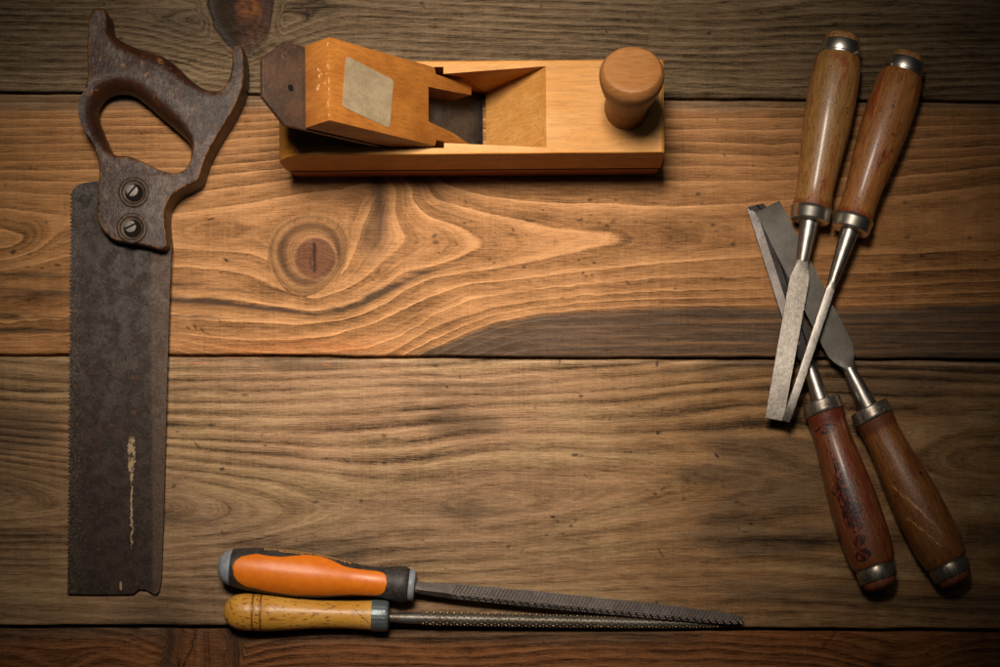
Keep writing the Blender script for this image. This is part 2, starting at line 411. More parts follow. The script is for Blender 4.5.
def field3(X, Y):
    yc = 497 + 10 * np.sin(X / 160)
    bend = 15 * sst(600, 790, X) - 5 * sst(300, 100, X)
    d = Y + bend * np.exp(-((Y - 400) / 60) ** 2) - yc + 10 * fbm(X, Y, 230, 80, 63, 2) + 1.6 * fbm(X, Y, 90, 14, 64, 2)
    ring = np.sqrt((d / 11.5) ** 2 + 2.2) + .016 * (X - 260) * np.exp(-(d / 55) ** 2) * (1 - .65 * sst(300, 520, X)) + 20 + .25 * fbm(X, Y, 100, 20, 61, 3)
    # figure at the far right
    r = np.hypot((X - 985) / 3.2, Y - 462); ring = ring + 2.5 * np.exp(-(r / 26) ** 2)
    base = colfield(X, (.335, .215, .128))
    base = blend(base, (.22, .155, .095), sst(440, 500, Y) * .55 * sst(700, 300, X))
    base = blend(base, (.27, .155, .062), sst(480, 760, X) * .75)
    base = blend(base, (.25, .16, .08), sst(120, 60, X) * .6)
    smg = (fbm(X, Y, 150, 30, 65, 4)).clip(-.5, .5)
    base = blend(base, (.125, .085, .052), sst(.02, .4, smg) * .75)
    base = blend(base, (.36, .26, .14), sst(.08, .4, -smg) * .5)
    # highlight on the lit upper edge, painted in as a pale line
    ye = 354.5 + X * .0052 + 3.6
    base = blend(base, (.44, .34, .24), np.exp(-((Y - ye - 1) / 1.0) ** 2) * .6)
    og = marks(X, Y, [(208, 362, 5, 1.3, -.4), (197, 363, 9, .6, 0), (326, 365, 5, .9, .3)]); base = blend(base, (.5, .13, .02), og * .7)
    amp = 1.05 * (.40 + .60 * sst(10, 50, np.abs(d)) * (.75 + .9 * fbm(X, Y, 160, 30, 67, 2)).clip(.4, 1.2)) * (1 - .45 * sst(520, 560, Y))
    L = [(553,517,3,1.6,.2),(557,521,3,1.2,.9),(576,520,2,2.4,.3),(571,526,2.4,1.4,.2),(563,534,2.4,1,.2),(508,547,3,1.6,-.3),(647,490,3.4,1.2,.1),(655,494,2.4,1.4,.5),(663,489,3.4,1.4,-.2),(684,499,2,2.2,.8),(688,482,6,.6,1.55),
         (737,502,3.6,1.8,.1),(743,505,3,1.4,.6),(751,524,2.6,1.6,.9),(745,532,2,1,.3),(661,553,7,.9,1.1),(658,433,2,2.4,.6),(625,452,3,1.2,0),(630,452,2.6,1.2,.1),(575,455,4.4,1.6,.1),(582,456,3,1,0),(717,456,3.4,1.4,1),(748,418,3.6,1.2,-.6),
         (603,418,4,.9,-.7),(610,418,4,.9,-.9),(436,366,1.6,1.6,.2),(460,377,3,.9,1.4),(447,387,2,1.2,1),(384,436,2.6,1.5,.3),(245,395,4.4,2,.3),(211,425,4.6,1.6,.1),(222,469,2.6,2,.2),(197,445,6,.9,.9),(384,463,2.4,1.8,.4),(316,502,4,1.4,-.1),
         (361,501,2.4,1.6,.2),(174,486,3.4,1.4,-.5),(346,461,5,.9,.8),(430,440,3,1,.2),(581,396,2.4,1.6,.4),(535,408,2,1.2,0),(560,360,1.6,4,0),(657,364,1.2,4,0)]
    L += rnd_nicks(45, 0, 1000, 370, 620, 14)
    return dict(ring=ring, amp=amp, base=base, mark=marks(X, Y, L))

def field1(X, Y):
    kx, ky = X - 243, Y - 8
    a = np.arctan2(ky, kx); r = np.hypot(kx / .95, ky / 1.25) * (1 + .04 * np.sin(3 * a + 1) + .12 * fbm(X, Y, 26, 26, 111, 3))
    pull = 34 * np.exp(-(r / 75) ** 2)
    d = Y + X * .012 * 0 + .03 * (X - 50) * sst(250, 0, X) * -1 - .045 * (X - 300) * sst(300, 420, X) * sst(1300, 500, X)
    d = d + pull * np.sign(ky + .01) * -1 * sst(0, 14, np.abs(ky)) + 6 * fbm(X, Y, 190, 60, 71, 2) + 1.8 * fbm(X, Y, 60, 10, 72, 2)
    arc = np.hypot((X - 850) / 3.6, Y + 30); d = d + 26 * np.exp(-(arc / 42) ** 2)
    k = 1 - sst(33, 50, r)
    ring = (d / 7.8 + 40) * (1 - k) + (38 + r / 7.5) * k
    base = colfield(X, (.165, .122, .078))
    base = blend(base, (.145, .102, .056), sst(560, 800, X) * .8)
    base = blend(base, (.10, .08, .062), np.exp(-(((X - 178) / 26) ** 2 + ((Y - 24) / 16) ** 2)) * .75)
    base = blend(base, (.11, .085, .065), np.exp(-(((X - 320) / 22) ** 2 + ((Y - 8) / 12) ** 2)) * .7)
    base = blend(base, (.26, .195, .12), np.exp(-(((X - 195) / 30) ** 2 + ((Y - 68) / 16) ** 2)) * .7)
    base = blend(base, (.22, .165, .105), (fbm(X, Y, 120, 16, 75, 3) * 1.6).clip(0, .6))
    amp = np.ones_like(X) * .85
    core = sst(34.5, 32, r)
    n1 = fbm(X, Y, 16, 16, 81, 4)
    left = sst(4, -4, X - 238 + (Y - 20) * -.15 + n1 * 10)
    base = blend(base, (.085, .044, .032), core); base = blend(base, (.26, .11, .035), core * (sst(.05, .45, n1)) * np.exp(-(((X - 252) / 12) ** 2 + ((Y - 6) / 10) ** 2)))
    base = blend(base, (.075, .05, .05), core * (sst(.02, .3, -n1)) * .8)
    base = blend(base, (.038, .029, .020), core * left * .95)
    base = blend(base, (.12, .085, .06), core * sst(30, 50, Y) * sst(236, 250, X) * .7)
    base = blend(base, (.07, .068, .072), np.exp(-((r - 31) / 2.2) ** 2) * sst(0, -6, X - 240) * .8)
    crk = np.exp(-((r - 34 + 3 * fbm(X, Y, 14, 14, 83, 3)) / 1.15) ** 2) * (.55 + .45 * sst(-.25, .1, np.cos(a * 1.0 + 2.6) + .0))
    rad = 0
    for ang, w in ((1.15, .05), (.8, .035), (1.5, .04)):
        rad = np.maximum(rad, np.exp(-((a - ang + .3 * fbm(X, Y, 10, 10, 85, 2)) / w) ** 2) * sst(8, 16, r) * sst(46, 34, r) * .55)
    amp = amp * (1 - .8 * core)
    L = [(424,7,3,1.2,.9),(422,3,3,1,.2),(640,17,3,1.4,.3),(598,30,3,1.2,.4),(709,33,2.6,2,.2),(835,24,3,2,0),(761,13,2,2,.3),(918,26,2.6,1.4,.5),(104,4,2,1,0),(644,12,2,1,.9),(121,38,2.4,1.6,.3),(880,14,2,1,.2),(978,27,2,1.6,.4)]
    L += rnd_nicks(34, 0, 1000, 0, 88, 24)
    return dict(ring=ring, amp=amp, base=base, mark=np.maximum(np.maximum(marks(X, Y, L), crk.clip(0, 1)), rad))

def field4(X, Y):
    a = np.arctan2(Y - 660, X - 202)
    r = np.hypot((X - 202) / 1.0, (Y - 658) / 1.5) * (1 + .05 * np.sin(4 * a))
    r2 = np.hypot((X - 900) / 1.5, Y - 668)
    r3 = np.hypot((X - 60) / 1.6, Y - 672)
    d = Y + 22 * np.exp(-(r / 62) ** 2) * -1 - 20 * np.exp(-(r2 / 36) ** 2) - 14 * np.exp(-(r3 / 22) ** 2) + 10 * fbm(X, Y, 150, 60, 91, 2) + 2.5 * fbm(X, Y, 40, 10, 92, 2)
    k = 1 - sst(20, 42, r + 9 * fbm(X, Y, 22, 30, 102, 3))
    ring = (d / 8.5) * (1 - k) + (80 + (X - 160) / 22 + .6 * fbm(X, Y, 30, 60, 95, 2)) * k
    base = colfield(X, (.235, .105, .042))
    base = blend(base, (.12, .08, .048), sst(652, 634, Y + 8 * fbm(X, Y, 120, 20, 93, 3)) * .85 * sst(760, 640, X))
    base = blend(base, (.25, .105, .04), sst(30, 40, r) * 0)
    base = blend(base, (.16, .072, .033), (k * (.8 + .6 * fbm(X, Y, 24, 30, 101, 3))).clip(0, 1))
    base = blend(base, (.30, .12, .04), sst(700, 800, X) * .5)
    bd = np.exp(-((r - 37 + 8 * fbm(X, Y, 22, 30, 103, 3)) / 6) ** 2) * .75; base = blend(base, (.05, .035, .025), bd)
    base = blend(base, (.05, .03, .02), np.exp(-(((X - 893 + (Y - 650) * .8) / 12) ** 2)) * sst(636, 650, Y) * .8 * (.8 + fbm(X, Y, 20, 20, 98, 3)).clip(0, 1))
    base = blend(base, (.06, .04, .025), sst(930, 990, X) * .5)
    c1 = np.exp(-((X - 193 + (Y - 640) * .32 + 4 * fbm(X, Y, 12, 9, 96, 3)) / 1.1) ** 2) * sst(626, 634, Y)
    c2 = np.exp(-((X - 178 + 3 * fbm(X, Y, 12, 9, 97, 3)) / 1.6) ** 2) * sst(655, 664, Y)
    c3 = np.exp(-((X - 838 + (Y - 628) * .75 + 3 * fbm(X, Y, 8, 7, 99, 3)) / 1.2) ** 2) * sst(653, 645, Y) * .8
    amp = .8 * (1 - .5 * k)
    L = rnd_nicks(24, 0, 1000, 634, 667, 34)
    return dict(ring=ring, amp=amp, base=base, mark=np.maximum(marks(X, Y, L), np.maximum(c1, np.maximum(c2, c3))))

s = NT('gap_dirt'); MDIRT = s.out(s.mix(s.noise(s.P, .05), (.012, .009, .007), (.03, .022, .016)), .9)
root = link('tabletop', box('tabletop', -110, 1110, -110, 790, -40, -25), MDIRT, smooth=None)
root.data.transform(Matrix.Diagonal((1, -1, 1, 1))); root.data.transform(Matrix.Translation((-500 * S, 333.5 * S, 0)))
fix(root.data)
root['kind'] = 'structure'; root['label'] = 'old stained wooden planks laid side by side as the work table'
g1 = lambda x: 92.0 + x * .0098
g2 = lambda x: 354.5 + x * .0052
g3 = lambda x: 626.0 + x * .0042
plank(lambda x: -110 + x * 0, lambda x: g1(x) - 1.6, field1, plank_mat('grey_brown_plank', 1.6, .35, .44, 1.85, .50, 1.0, .12, tint=(.80, .75, .70)), root, 'grey brown top plank with a big cracked knot')
plank(lambda x: g1(x) + 1.2, lambda x: g2(x) - 1.4, field2, plank_mat('orange_brown_plank', 6.0, .07, .58, 1.55, .30, 2.0, .05, (1, .88, .72), (.88, .86, .84)), root, 'orange brown plank with a round knot and pointed grain')
plank(lambda x: g2(x) + 1.2, lambda x: g3(x) - 1.5, field3, plank_mat('wide_brown_plank', 1.2, .45, .36, 1.85, .36, 3.0, .14, (1, .90, .80), (.82, .775, .73)), root, 'wide faded brown plank in the middle')
plank(lambda x: g3(x) + 1.5, lambda x: 790 + x * 0, field4, plank_mat('red_brown_plank', 1.6, .30, .42, 1.95, .52, 4.0, .12, (1, .85, .7), (.80, .74, .70)), root, 'dark reddish plank along the bottom edge')

# ------------------------------------------------------------------ materials
def beech(name, base, worn, seed=0., rough=.38, gx=.02):
    s = NT(name)
    n1 = s.noise(s.scl(.006, .03, .03, seed), 1, 4, .6)
    n2 = s.noise(s.scl(gx, .55, .10, seed + 4), 1, 3, .65)
    n3 = s.noise(s.scl(.07, .9, .12, seed + 8), 1, 2, .5)
    col = s.mix(s.ramp(n1, .3, .72), base, worn)
    g = s.ma('ADD', s.ma('ADD', s.ramp(n2, .25, .75, .78, 1.20, False), s.ramp(n3, .56, .70, 0, -.20)), 0)
    col = s.mix(1.0, col, s.grey(g), 'MULTIPLY')
    d = s.ramp(s.noise(s.scl(.05, .05, .05, seed + 2), 1, 5, .7), .6, .72, 0, .3)
    col = s.mix(d, col, tuple(c * .42 for c in base))
    s.bump(s.ma('ADD', n2, s.ma('MULTIPLY', s.noise(s.P, .25, 4), .5)), .18, 1.0)
    return s.out(col, s.ramp(n1, .2, .8, rough + .10, rough - .02), spec=.3), s
M_BODY, _ = beech('varnished_beech', (.50, .205, .038), (.56, .27, .075), 1)
M_SOLE, _ = beech('dark_sole_wood', (.30, .085, .022), (.34, .12, .03), 5)
M_WEDGE, _ = beech('orange_varnished_wedge', (.23, .076, .012), (.34, .130, .024), 9, .36)
M_KNOB, _ = beech('knob_wood', (.24, .095, .026), (.30, .135, .042), 12, .45, .1)
def top_worn():
    """body: worn pale wood on top, orange varnish on the sides"""
    s = NT('worn_beech_body')
    ge = s.t.nodes.new('ShaderNodeNewGeometry'); tr = s.t.nodes.new('ShaderNodeSeparateXYZ'); s.t.links.new(ge.outputs['True Normal'], tr.inputs[0])
    n1 = s.noise(s.scl(.008, .03, .03, 2), 1, 4, .6); n2 = s.noise(s.scl(.03, .5, .08, 4), 1, 3, .65); n3 = s.noise(s.scl(.10, .8, .10, 8), 1, 2, .5)
    flat = s.ramp(s.ma('ADD', tr.outputs[2], s.ma('MULTIPLY', s.ma('SUBTRACT', n1, .5), .1)), .93, .99)
    up = s.ramp(s.z, 80, 88)
    side = s.mix(s.ramp(n1, .3, .7), (.42, .165, .022), (.47, .205, .034))
    top = s.mix(s.ramp(n1, .3, .7), (.41, .185, .038), (.47, .235, .064))
    ramp_ = s.mix(s.ramp(n1, .3, .7), (.42, .185, .038), (.50, .25, .072))
    inner = s.mix(s.ma('MULTIPLY', s.ramp(s.x, 185, 200), s.ramp(tr.outputs[0], -.2, -.5)), side, ramp_)
    col = s.mix(s.ma('MULTIPLY', flat, up), inner, top)
    col = s.mix(1.0, col, s.grey(s.ma('ADD', s.ramp(n2, .25, .75, .80, 1.18, False), s.ramp(n3, .56, .70, 0, -.18))), 'MULTIPLY')
    sc_ = s.vor(s.vec(s.ma('MULTIPLY', s.x, .035), s.ma('MULTIPLY', s.y, .055), 3.1), 1, 'DISTANCE_TO_EDGE')
    scr = s.ma('MULTIPLY', s.ramp(sc_, .004, .012, .5, 0), s.ramp(s.noise(s.P, .02, 2), .55, .66))
    col = s.mix(scr, col, (.2, .09, .03))
    dent = s.ramp(s.noise(s.scl(.07, .07, .07, 5), 1, 4, .7), .62, .7, 0, .35)
    col = s.mix(dent, col, (.25, .10, .025))
    s.bump(s.ma('ADD', n2, s.ma('MULTIPLY', s.noise(s.P, .2, 4), .9)), .35, 1.4)
    return s.out(col, s.ramp(n1, .2, .8, .56, .44), spec=.22)
M_TOP = top_worn()

def steel(name, base, dark, rough=.35, metal=.9, rust=0.0, seed=0., sx=.3, scratch=.2, bmp=.22, spec=.5):
    s = NT(name)
    n1 = s.noise(s.scl(.05, .05, .05, seed), 1, 5, .65); n2 = s.noise(s.scl(sx, .9, .9, seed + 3), 1, 4, .7); n3 = s.noise(s.scl(.25, .25, .25, seed + 7), 1, 4, .7)
    col = s.mix(s.ramp(n1, .3, .7), base, dark)
    col = s.mix(1.0, col, s.grey(s.ramp(s.ma('ADD', s.ma('MULTIPLY', n2, .6), s.ma('MULTIPLY', n3, .4)), .38, .62, 1 - scratch, 1 + scratch, False)), 'MULTIPLY')
    m = metal; r = s.ramp(n2, .3, .7, rough - .08, rough + .12) if scratch > .04 else rough
    if rust > 0:
        rm = s.ma('MULTIPLY', s.ramp(n3, .66 - rust * .3, .76 - rust * .3), s.ramp(n1, .42, .62))
        col = s.mix(rm, col, (.11, .045, .02)); m = s.ramp(rm, 0, 1, metal, .05, False); r = s.mix(rm, s.grey(r), s.grey(.8))
    s.bump(s.ma('ADD', n2, s.ma('MULTIPLY', n3, .7)), bmp, .6)
    return s.out(col, r, m, spec)
M_CHROME = steel('polished_steel', (.80, .75, .66), (.64, .59, .50), .33, 1.0, .0, 2, .08, .03, .03)
M_CHROMED = steel('tarnished_steel', (.42, .38, .32), (.22, .185, .145), .34, .9, .35, 52, .12, .15, .08)
M_NECK = steel('ground_steel', (.50, .46, .41), (.30, .275, .24), .38, 1.0, .05, 6, .08, .12, .06)
M_BLADE1 = steel('scratched_bright_steel', (.46, .415, .36), (.29, .255, .215), .5, .5, .2, 8, .35, .45, .5, .4)
M_BLADE2 = steel('narrow_blade_steel', (.38, .35, .315), (.24, .215, .19), .42, .9, .2, 18, .3, .25)
M_BLADE4 = steel('dull_blade_steel', (.085, .076, .063), (.055, .047, .037), .45, .3, .12, 28, .12, .18, .15, .35)
M_BLADE3 = steel('rust_spotted_steel', (.075, .070, .068), (.045, .04, .038), .5, .3, .4, 38, .3, .25, .3, .3)
M_IRON = steel('browned_plane_iron', (.085, .045, .026), (.05, .032, .022), .48, .35, .3, 11, .3, .25)
M_CAPIRON = steel('black_plane_iron', (.10, .09, .075), (.05, .045, .04), .40, .7, .1, 14, .1, .3)
M_RASP = steel('grey_rasp_steel', (.19, .165, .15), (.12, .10, .09), .5, .55, .22, 21, .4, .2)
M_RASP2 = steel('brown_rasp_steel', (.15, .14, .12), (.095, .08, .06), .45, .7, .25, 24, .4, .2)
M_TOOTH = steel('brass_stained_teeth', (.24, .16, .07), (.10, .08, .06), .45, .6, 0, 26, .4, .2)
M_TOOTH1 = steel('bright_rasp_teeth', (.25, .22, .20), (.11, .09, .08), .4, .7, 0, 27, .4, .2)
M_FERG = steel('grey_ferrule_metal', (.19, .22, .23), (.13, .155, .16), .42, .6, .05, 30, .5, .12)
M_SCREW = steel('screw_steel', (.15, .13, .115), (.09, .08, .07), .55, .5, .2, 33, .5, .2)

def saw_blade_mat():
    s = NT('rusty_saw_steel')
    n1 = s.noise(s.scl(.022, .014, .02, 1), 1, 5, .65, .4); n2 = s.noise(s.scl(.09, .09, .09, 4), 1, 5, .7); n3 = s.noise(s.scl(.6, .5, .5, 9), 1, 4, .75)
    low = s.ramp(s.y, -60, -330)                     # rustier towards the free end
    rz = s.ma('ADD', s.ma('MULTIPLY', n1, .9), s.ma('MULTIPLY', low, .28))
    col = s.mix(s.ramp(rz, .45, .72), (.040, .032, .027), (.027, .015, .009))
    col = s.mix(s.ramp(n2, .44, .60, 0, .9), col, s.mix(low, (.017, .014, .012), (.008, .0055, .004)))
    rs = s.ma('MULTIPLY', s.ramp(n2, .56, .70), s.ramp(s.ma('ADD', n1, s.ma('MULTIPLY', low, .15)), .46, .6))
    col = s.mix(s.ma('MULTIPLY', rs, .8), col, (.070, .030, .014))
    col = s.mix(s.ramp(s.x, 80, 84, 0, .45), col, (.085, .052, .034))
    col = s.mix(s.ma('MULTIPLY', s.ramp(s.x, 20, 2), s.ramp(n3, .5, .7, 0, .55)), col, (.13, .095, .08))
    col = s.mix(1.0, col, s.grey(s.ramp(n3, .33, .67, .5, 1.6, False)), 'MULTIPLY')
    # pale drip of old paint
    wob = s.ma('MULTIPLY', s.ma('SUBTRACT', s.noise(s.scl(.15, .15, .15, 3), 1, 4, .7), .5), 9)
    dx = s.ma('ABSOLUTE', s.ma('ADD', s.ma('SUBTRACT', s.x, s.ma('ADD', 65.0, s.ma('MULTIPLY', s.y, .012))), wob))
    wid = s.ma('ADD', s.ramp(s.y, -345, -286, .5, 1.2, False), s.ramp(s.y, -286, -262, 0, 2.0))
    drip = s.ma('MULTIPLY', s.ma('LESS_THAN', dx, wid), s.ma('MULTIPLY', s.ramp(s.y, -352, -340), s.ramp(s.y, -236, -242)))
    drip = s.ma('MULTIPLY', drip, s.ramp(s.noise(s.scl(.25, .12, .2, 6), 1, 3, .6), .40, .47))
    d2 = s.ma('ADD', s.ma('POWER', s.ma('DIVIDE', s.ma('SUBTRACT', s.x, 50), 1.3), 2), s.ma('POWER', s.ma('DIVIDE', s.ma('ADD', s.y, 386), 4.6), 2))
    drip = s.ma('MAXIMUM', drip, s.ma('LESS_THAN', d2, 1))
    col = s.mix(s.ma('MULTIPLY', drip, .85), col, (.30, .21, .115))
    s.bump(s.ma('ADD', s.ma('MULTIPLY', n2, 1.0), s.ma('MULTIPLY', n3, .5)), .5, 1.0)
    return s.out(col, s.ramp(n2, .3, .7, .42, .62), s.ramp(rz, .4, .7, .10, .0), .14)
M_SAW = saw_blade_mat()

def saw_handle_mat():
    s = NT('worn_saw_handle_wood')
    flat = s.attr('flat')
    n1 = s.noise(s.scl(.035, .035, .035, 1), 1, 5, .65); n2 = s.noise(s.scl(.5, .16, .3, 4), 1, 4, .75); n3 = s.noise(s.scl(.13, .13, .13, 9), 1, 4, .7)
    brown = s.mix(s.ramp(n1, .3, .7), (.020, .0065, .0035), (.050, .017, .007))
    grey_sheen = s.mix(s.ramp(s.ma('ADD', s.ma('MULTIPLY', n2, .6), s.ma('MULTIPLY', n3, .4)), .40, .60), (.008, .0045, .003), (.115, .082, .066))  # sheen of the flat top painted in as grey, mottled by wear
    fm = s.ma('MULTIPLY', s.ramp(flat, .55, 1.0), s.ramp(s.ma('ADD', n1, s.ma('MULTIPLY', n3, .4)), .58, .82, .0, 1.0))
    col = s.mix(fm, brown, grey_sheen)
    # rubbed ochre edges
    ed = s.ma('MULTIPLY', s.ramp(s.ma('ABSOLUTE', s.ma('SUBTRACT', flat, .55)), .1, .5, 1, 0), s.ramp(n3, .36, .54))
    col = s.mix(s.ma('MULTIPLY', ed, s.ma('MULTIPLY', s.attr('sharp'), .85)), col, (.17, .080, .030))
    col = s.mix(s.ramp(s.noise(s.scl(.07, .07, .07, 5), 1, 3, .7), .62, .70, 0, .6), col, (.27, .125, .04))
    col = s.mix(s.ramp(n3, .60, .72, 0, .7), col, (.03, .018, .012))
    col = s.mix(s.ramp(s.noise(s.scl(.03, .03, .03, 15), 1, 4, .65), .48, .62, 0, .75), col, (.018, .009, .006))
    cr = s.ramp(s.vor(s.scl(.05, .022, .03, 2), 1, 'DISTANCE_TO_EDGE'), .004, .02, .55, 0)
    col = s.mix(s.ma('MULTIPLY', cr, s.ramp(n1, .48, .6)), col, (.02, .012, .008))
    s.bump(s.ma('ADD', n2, s.ma('MULTIPLY', n3, .8)), .55, 1.3)
    return s.out(col, s.ramp(n2, .3, .7, .30, .50), spec=.26)
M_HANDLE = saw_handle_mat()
s = NT('bronze_washer'); n = s.noise(s.P, .25, 4, .7); s.bump(n, .4, .8)
M_WASH = s.out(s.mix(s.ramp(n, .35, .65), (.022, .013, .008), (.062, .036, .020)), .5, .1, spec=.25)
s = NT('dark_recess'); M_DARK = s.out((.010, .008, .006), .9, spec=.02)

def chisel_wood(name, a, b, red, seed, kind=0):
    s = NT(name)
    n1 = s.noise(s.scl(.015, .05, .05, seed), 1, 5, .65, .5); n2 = s.noise(s.scl(.05, .5, .5, seed + 2), 1, 4, .7)
    n3 = s.noise(s.scl(.35, .6, .6, seed + 6), 1, 3, .6); n4 = s.noise(s.scl(.06, .12, .12, seed + 8), 1, 4, .7)
    col = s.mix(s.ramp(n1, .3, .7), a, b)
    col = s.mix(s.ramp(n1, .50, .64, 0, .85), col, red)
    col = s.mix(1.0, col, s.grey(s.ma('ADD', s.ramp(n2, .25, .75, .50, 1.50, False), s.ramp(n3, .54, .68, 0, -.45))), 'MULTIPLY')
    col = s.mix(s.ramp(s.noise(s.scl(.11, .15, .15, seed + 12), 1, 2, .5), .69, .73, 0, .85), col, (.05, .010, .006))
    # lacquer gathered by the ferrule
    lac = s.ma('ADD', s.x, s.ma('MULTIPLY', s.ma('SUBTRACT', n4, .5), 14))
    col = s.mix(s.ramp(lac, 166, 172, 0, .85), col, tuple(c * .75 for c in red))
    ck = s.ramp(s.vor(s.scl(.02, .10, .10, seed + 1), 1, 'DISTANCE_TO_EDGE'), .003, .012, .6, 0)
    col = s.mix(s.ma('MULTIPLY', ck, s.ramp(n4, .5, .62)), col, (.04, .015, .008))
    if kind == 1:     # blotchy dark red burn down one side
        uy = s.ma('ADD', s.y, s.ma('MULTIPLY', s.ma('SUBTRACT', n4, .5), 9))
        cy = s.ramp(s.x, 50, 145, 16.5, 12.5, False)
        hw = s.ma('MULTIPLY', s.ramp(s.x, 50, 80, 3.5, 7), s.ramp(s.x, 100, 143, 1, .15))
        m_ = s.ma('LESS_THAN', s.ma('ABSOLUTE', s.ma('SUBTRACT', uy, cy)), hw)
        m_ = s.ma('MULTIPLY', m_, s.ma('MULTIPLY', s.ramp(s.x, 58, 62), s.ramp(s.x, 144, 140)))
        for cx_, cy_, rr in ((36, 17, 6), (51, 17, 5), (165, 11, 8)):
            d = s.ma('ADD', s.ma('POWER', s.ma('DIVIDE', s.ma('SUBTRACT', s.x, cx_), rr * (.62 if cx_ > 100 else 1)), 2), s.ma('POWER', s.ma('DIVIDE', s.ma('SUBTRACT', uy, cy_), rr), 2))
            m_ = s.ma('MAXIMUM', m_, s.ma('LESS_THAN', d, 1))
        m_ = s.ma('MULTIPLY', m_, s.ramp(s.z, 0, 3))
        ins = s.noise(s.scl(.16, .26, .2, 77), 1, 3, .6, 1.2)
        burn = s.mix(s.ramp(ins, .50, .56), (.014, .005, .005), (.17, .026, .012)); burn = s.mix(s.ramp(ins, .62, .68), burn, (.30, .08, .02))
        col = s.mix(s.ma('MULTIPLY', m_, .92), col, burn)
    if kind == 2:     # pale scratches
        w1 = s.ma('MULTIPLY', s.ma('SUBTRACT', s.noise(s.scl(.12, .12, .12, 31), 1, 3, .7), .5), 10)
        for sl, of, x0, x1 in ((.36, 29, 50, 116), (.42, 21, 38, 82), (.30, 25, 70, 104)):
            dd = s.ma('ABSOLUTE', s.ma('ADD', s.ma('SUBTRACT', s.ma('ADD', s.y, of - 6), s.ma('MULTIPLY', s.x, sl * 1)), w1))
            ln = s.ma('MULTIPLY', s.ramp(dd, .3, .9, 1, 0), s.ma('MULTIPLY', s.ramp(s.x, x0, x0 + 4), s.ramp(s.x, x1, x1 - 4)))
            ln = s.ma('MULTIPLY', s.ma('MULTIPLY', ln, s.ramp(s.z, 0, 2)), s.ramp(n3, .4, .55, .3, .9))
            col = s.mix(ln, col, (.55, .30, .11))
    s.bump(s.ma('ADD', n2, s.ma('MULTIPLY', n3, 1.0)), .45, .9)
    return s.out(col, s.ramp(n2, .3, .7, .34, .48), spec=.45, coat=.35, crough=.20)
M_C1 = chisel_wood('olive_brown_handle', (.27, .130, .034), (.34, .175, .050), (.24, .055, .015), 3)
M_C2 = chisel_wood('reddish_orange_handle', (.30, .108, .025), (.36, .155, .042), (.24, .036, .010), 9)
M_C3 = chisel_wood('dark_red_burnt_handle', (.15, .036, .012), (.21, .075, .022), (.15, .018, .006), 15, 1)
M_C4 = chisel_wood('scratched_brown_handle', (.19, .066, .015), (.25, .098, .024), (.14, .038, .010), 23, 2)
s = NT('raw_butt_wood'); n = s.noise(s.P, .3, 4, .7); s.bump(n, .5, 1)
M_BUTT = s.out(s.mix(s.ramp(n, .35, .65), (.17, .07, .022), (.40, .20, .07)), .6)
s = NT('red_butt_wood'); n = s.noise(s.P, .3, 4, .7); s.bump(n, .5, 1)
M_BUTTR = s.out(s.mix(s.ramp(n, .35, .65), (.12, .03, .015), (.26, .08, .03)), .55)
s = NT('orange_plastic'); n = s.noise(s.P, .12, 5, .6); n2 = s.noise(s.scl(.02, .3, .3), 1, 3, .6)
s.bump(s.ma('ADD', n, s.ma('MULTIPLY', s.noise(s.P, .9, 2), .4)), .10, 1)
oc = s.mix(s.ramp(n, .3, .7), (.62, .145, .006), (.70, .180, .009)); oc = s.mix(s.ramp(s.noise(s.P, .22, 3, .7), .64, .7, 0, .35), oc, (.34, .09, .012))
M_ORANGE = s.out(oc, s.ramp(n2, .3, .7, .36, .46), spec=.5)
s = NT('black_rubber'); n = s.noise(s.P, .25, 4, .7); s.bump(n, .3, 1)
M_RUBBER = s.out(s.mix(s.ramp(n, .35, .7), (.016, .014, .013), (.05, .042, .036)), .55)
s = NT('grey_plastic'); n = s.noise(s.P, .15, 4, .7)
M_GREY = s.out(s.mix(s.ramp(n, .35, .7), (.19, .21, .24), (.26, .28, .31)), .45)
s = NT('gold_print'); n = s.noise(s.P, .6, 2)
M_GOLD = s.out(s.mix(n, (.30, .15, .05), (.50, .28, .10)), .5)
def yellow_mat():
    s = NT('yellow_varnished_handle')
    n1 = s.noise(s.scl(.02, .06, .06, 2), 1, 4, .6); n2 = s.noise(s.scl(.06, .6, .6, 5), 1, 3, .6); sp = s.noise(s.scl(.16, .42, .42, 8), 1, 2, .5)
    col = s.mix(s.ramp(n1, .3, .7), (.50, .225, .026), (.60, .31, .05))
    col = s.mix(1.0, col, s.grey(s.ramp(n2, .25, .75, .88, 1.1, False)), 'MULTIPLY')
    col = s.mix(s.ramp(sp, .58, .65, 0, .8), col, (.17, .06, .012))
    for r in (29.5, 37.5):
        w = s.ma('ABSOLUTE', s.ma('SUBTRACT', s.x, r)); col = s.mix(s.ramp(w, .6, 1.5, .85, 0), col, (.16, .05, .012))
    crk = s.ma('ABSOLUTE', s.ma('ADD', s.ma('SUBTRACT', s.y, s.ma('MULTIPLY', s.ma('SUBTRACT', s.x, 140), -.9)), s.ma('MULTIPLY', s.noise(s.P, .2, 3), 8)))
    crk = s.ma('MULTIPLY', s.ramp(crk, .4, 1.2, .8, 0), s.ramp(s.x, 128, 131))
    col = s.mix(crk, col, (.12, .045, .012))
    col = s.mix(s.ma('MULTIPLY', s.ramp(s.x, 138, 143), .35), col, (.55, .30, .10))
    s.bump(s.ma('ADD', n1, s.ma('MULTIPLY', sp, -.8)), .25, 1)
    return s.out(col, .42, spec=.45, coat=.10, crough=.25)
M_YELLOW = yellow_mat()
s = NT('pale_label_plate'); n = s.noise(s.P, .08, 6, .75); n2 = s.noise(s.P, .5, 4, .7)
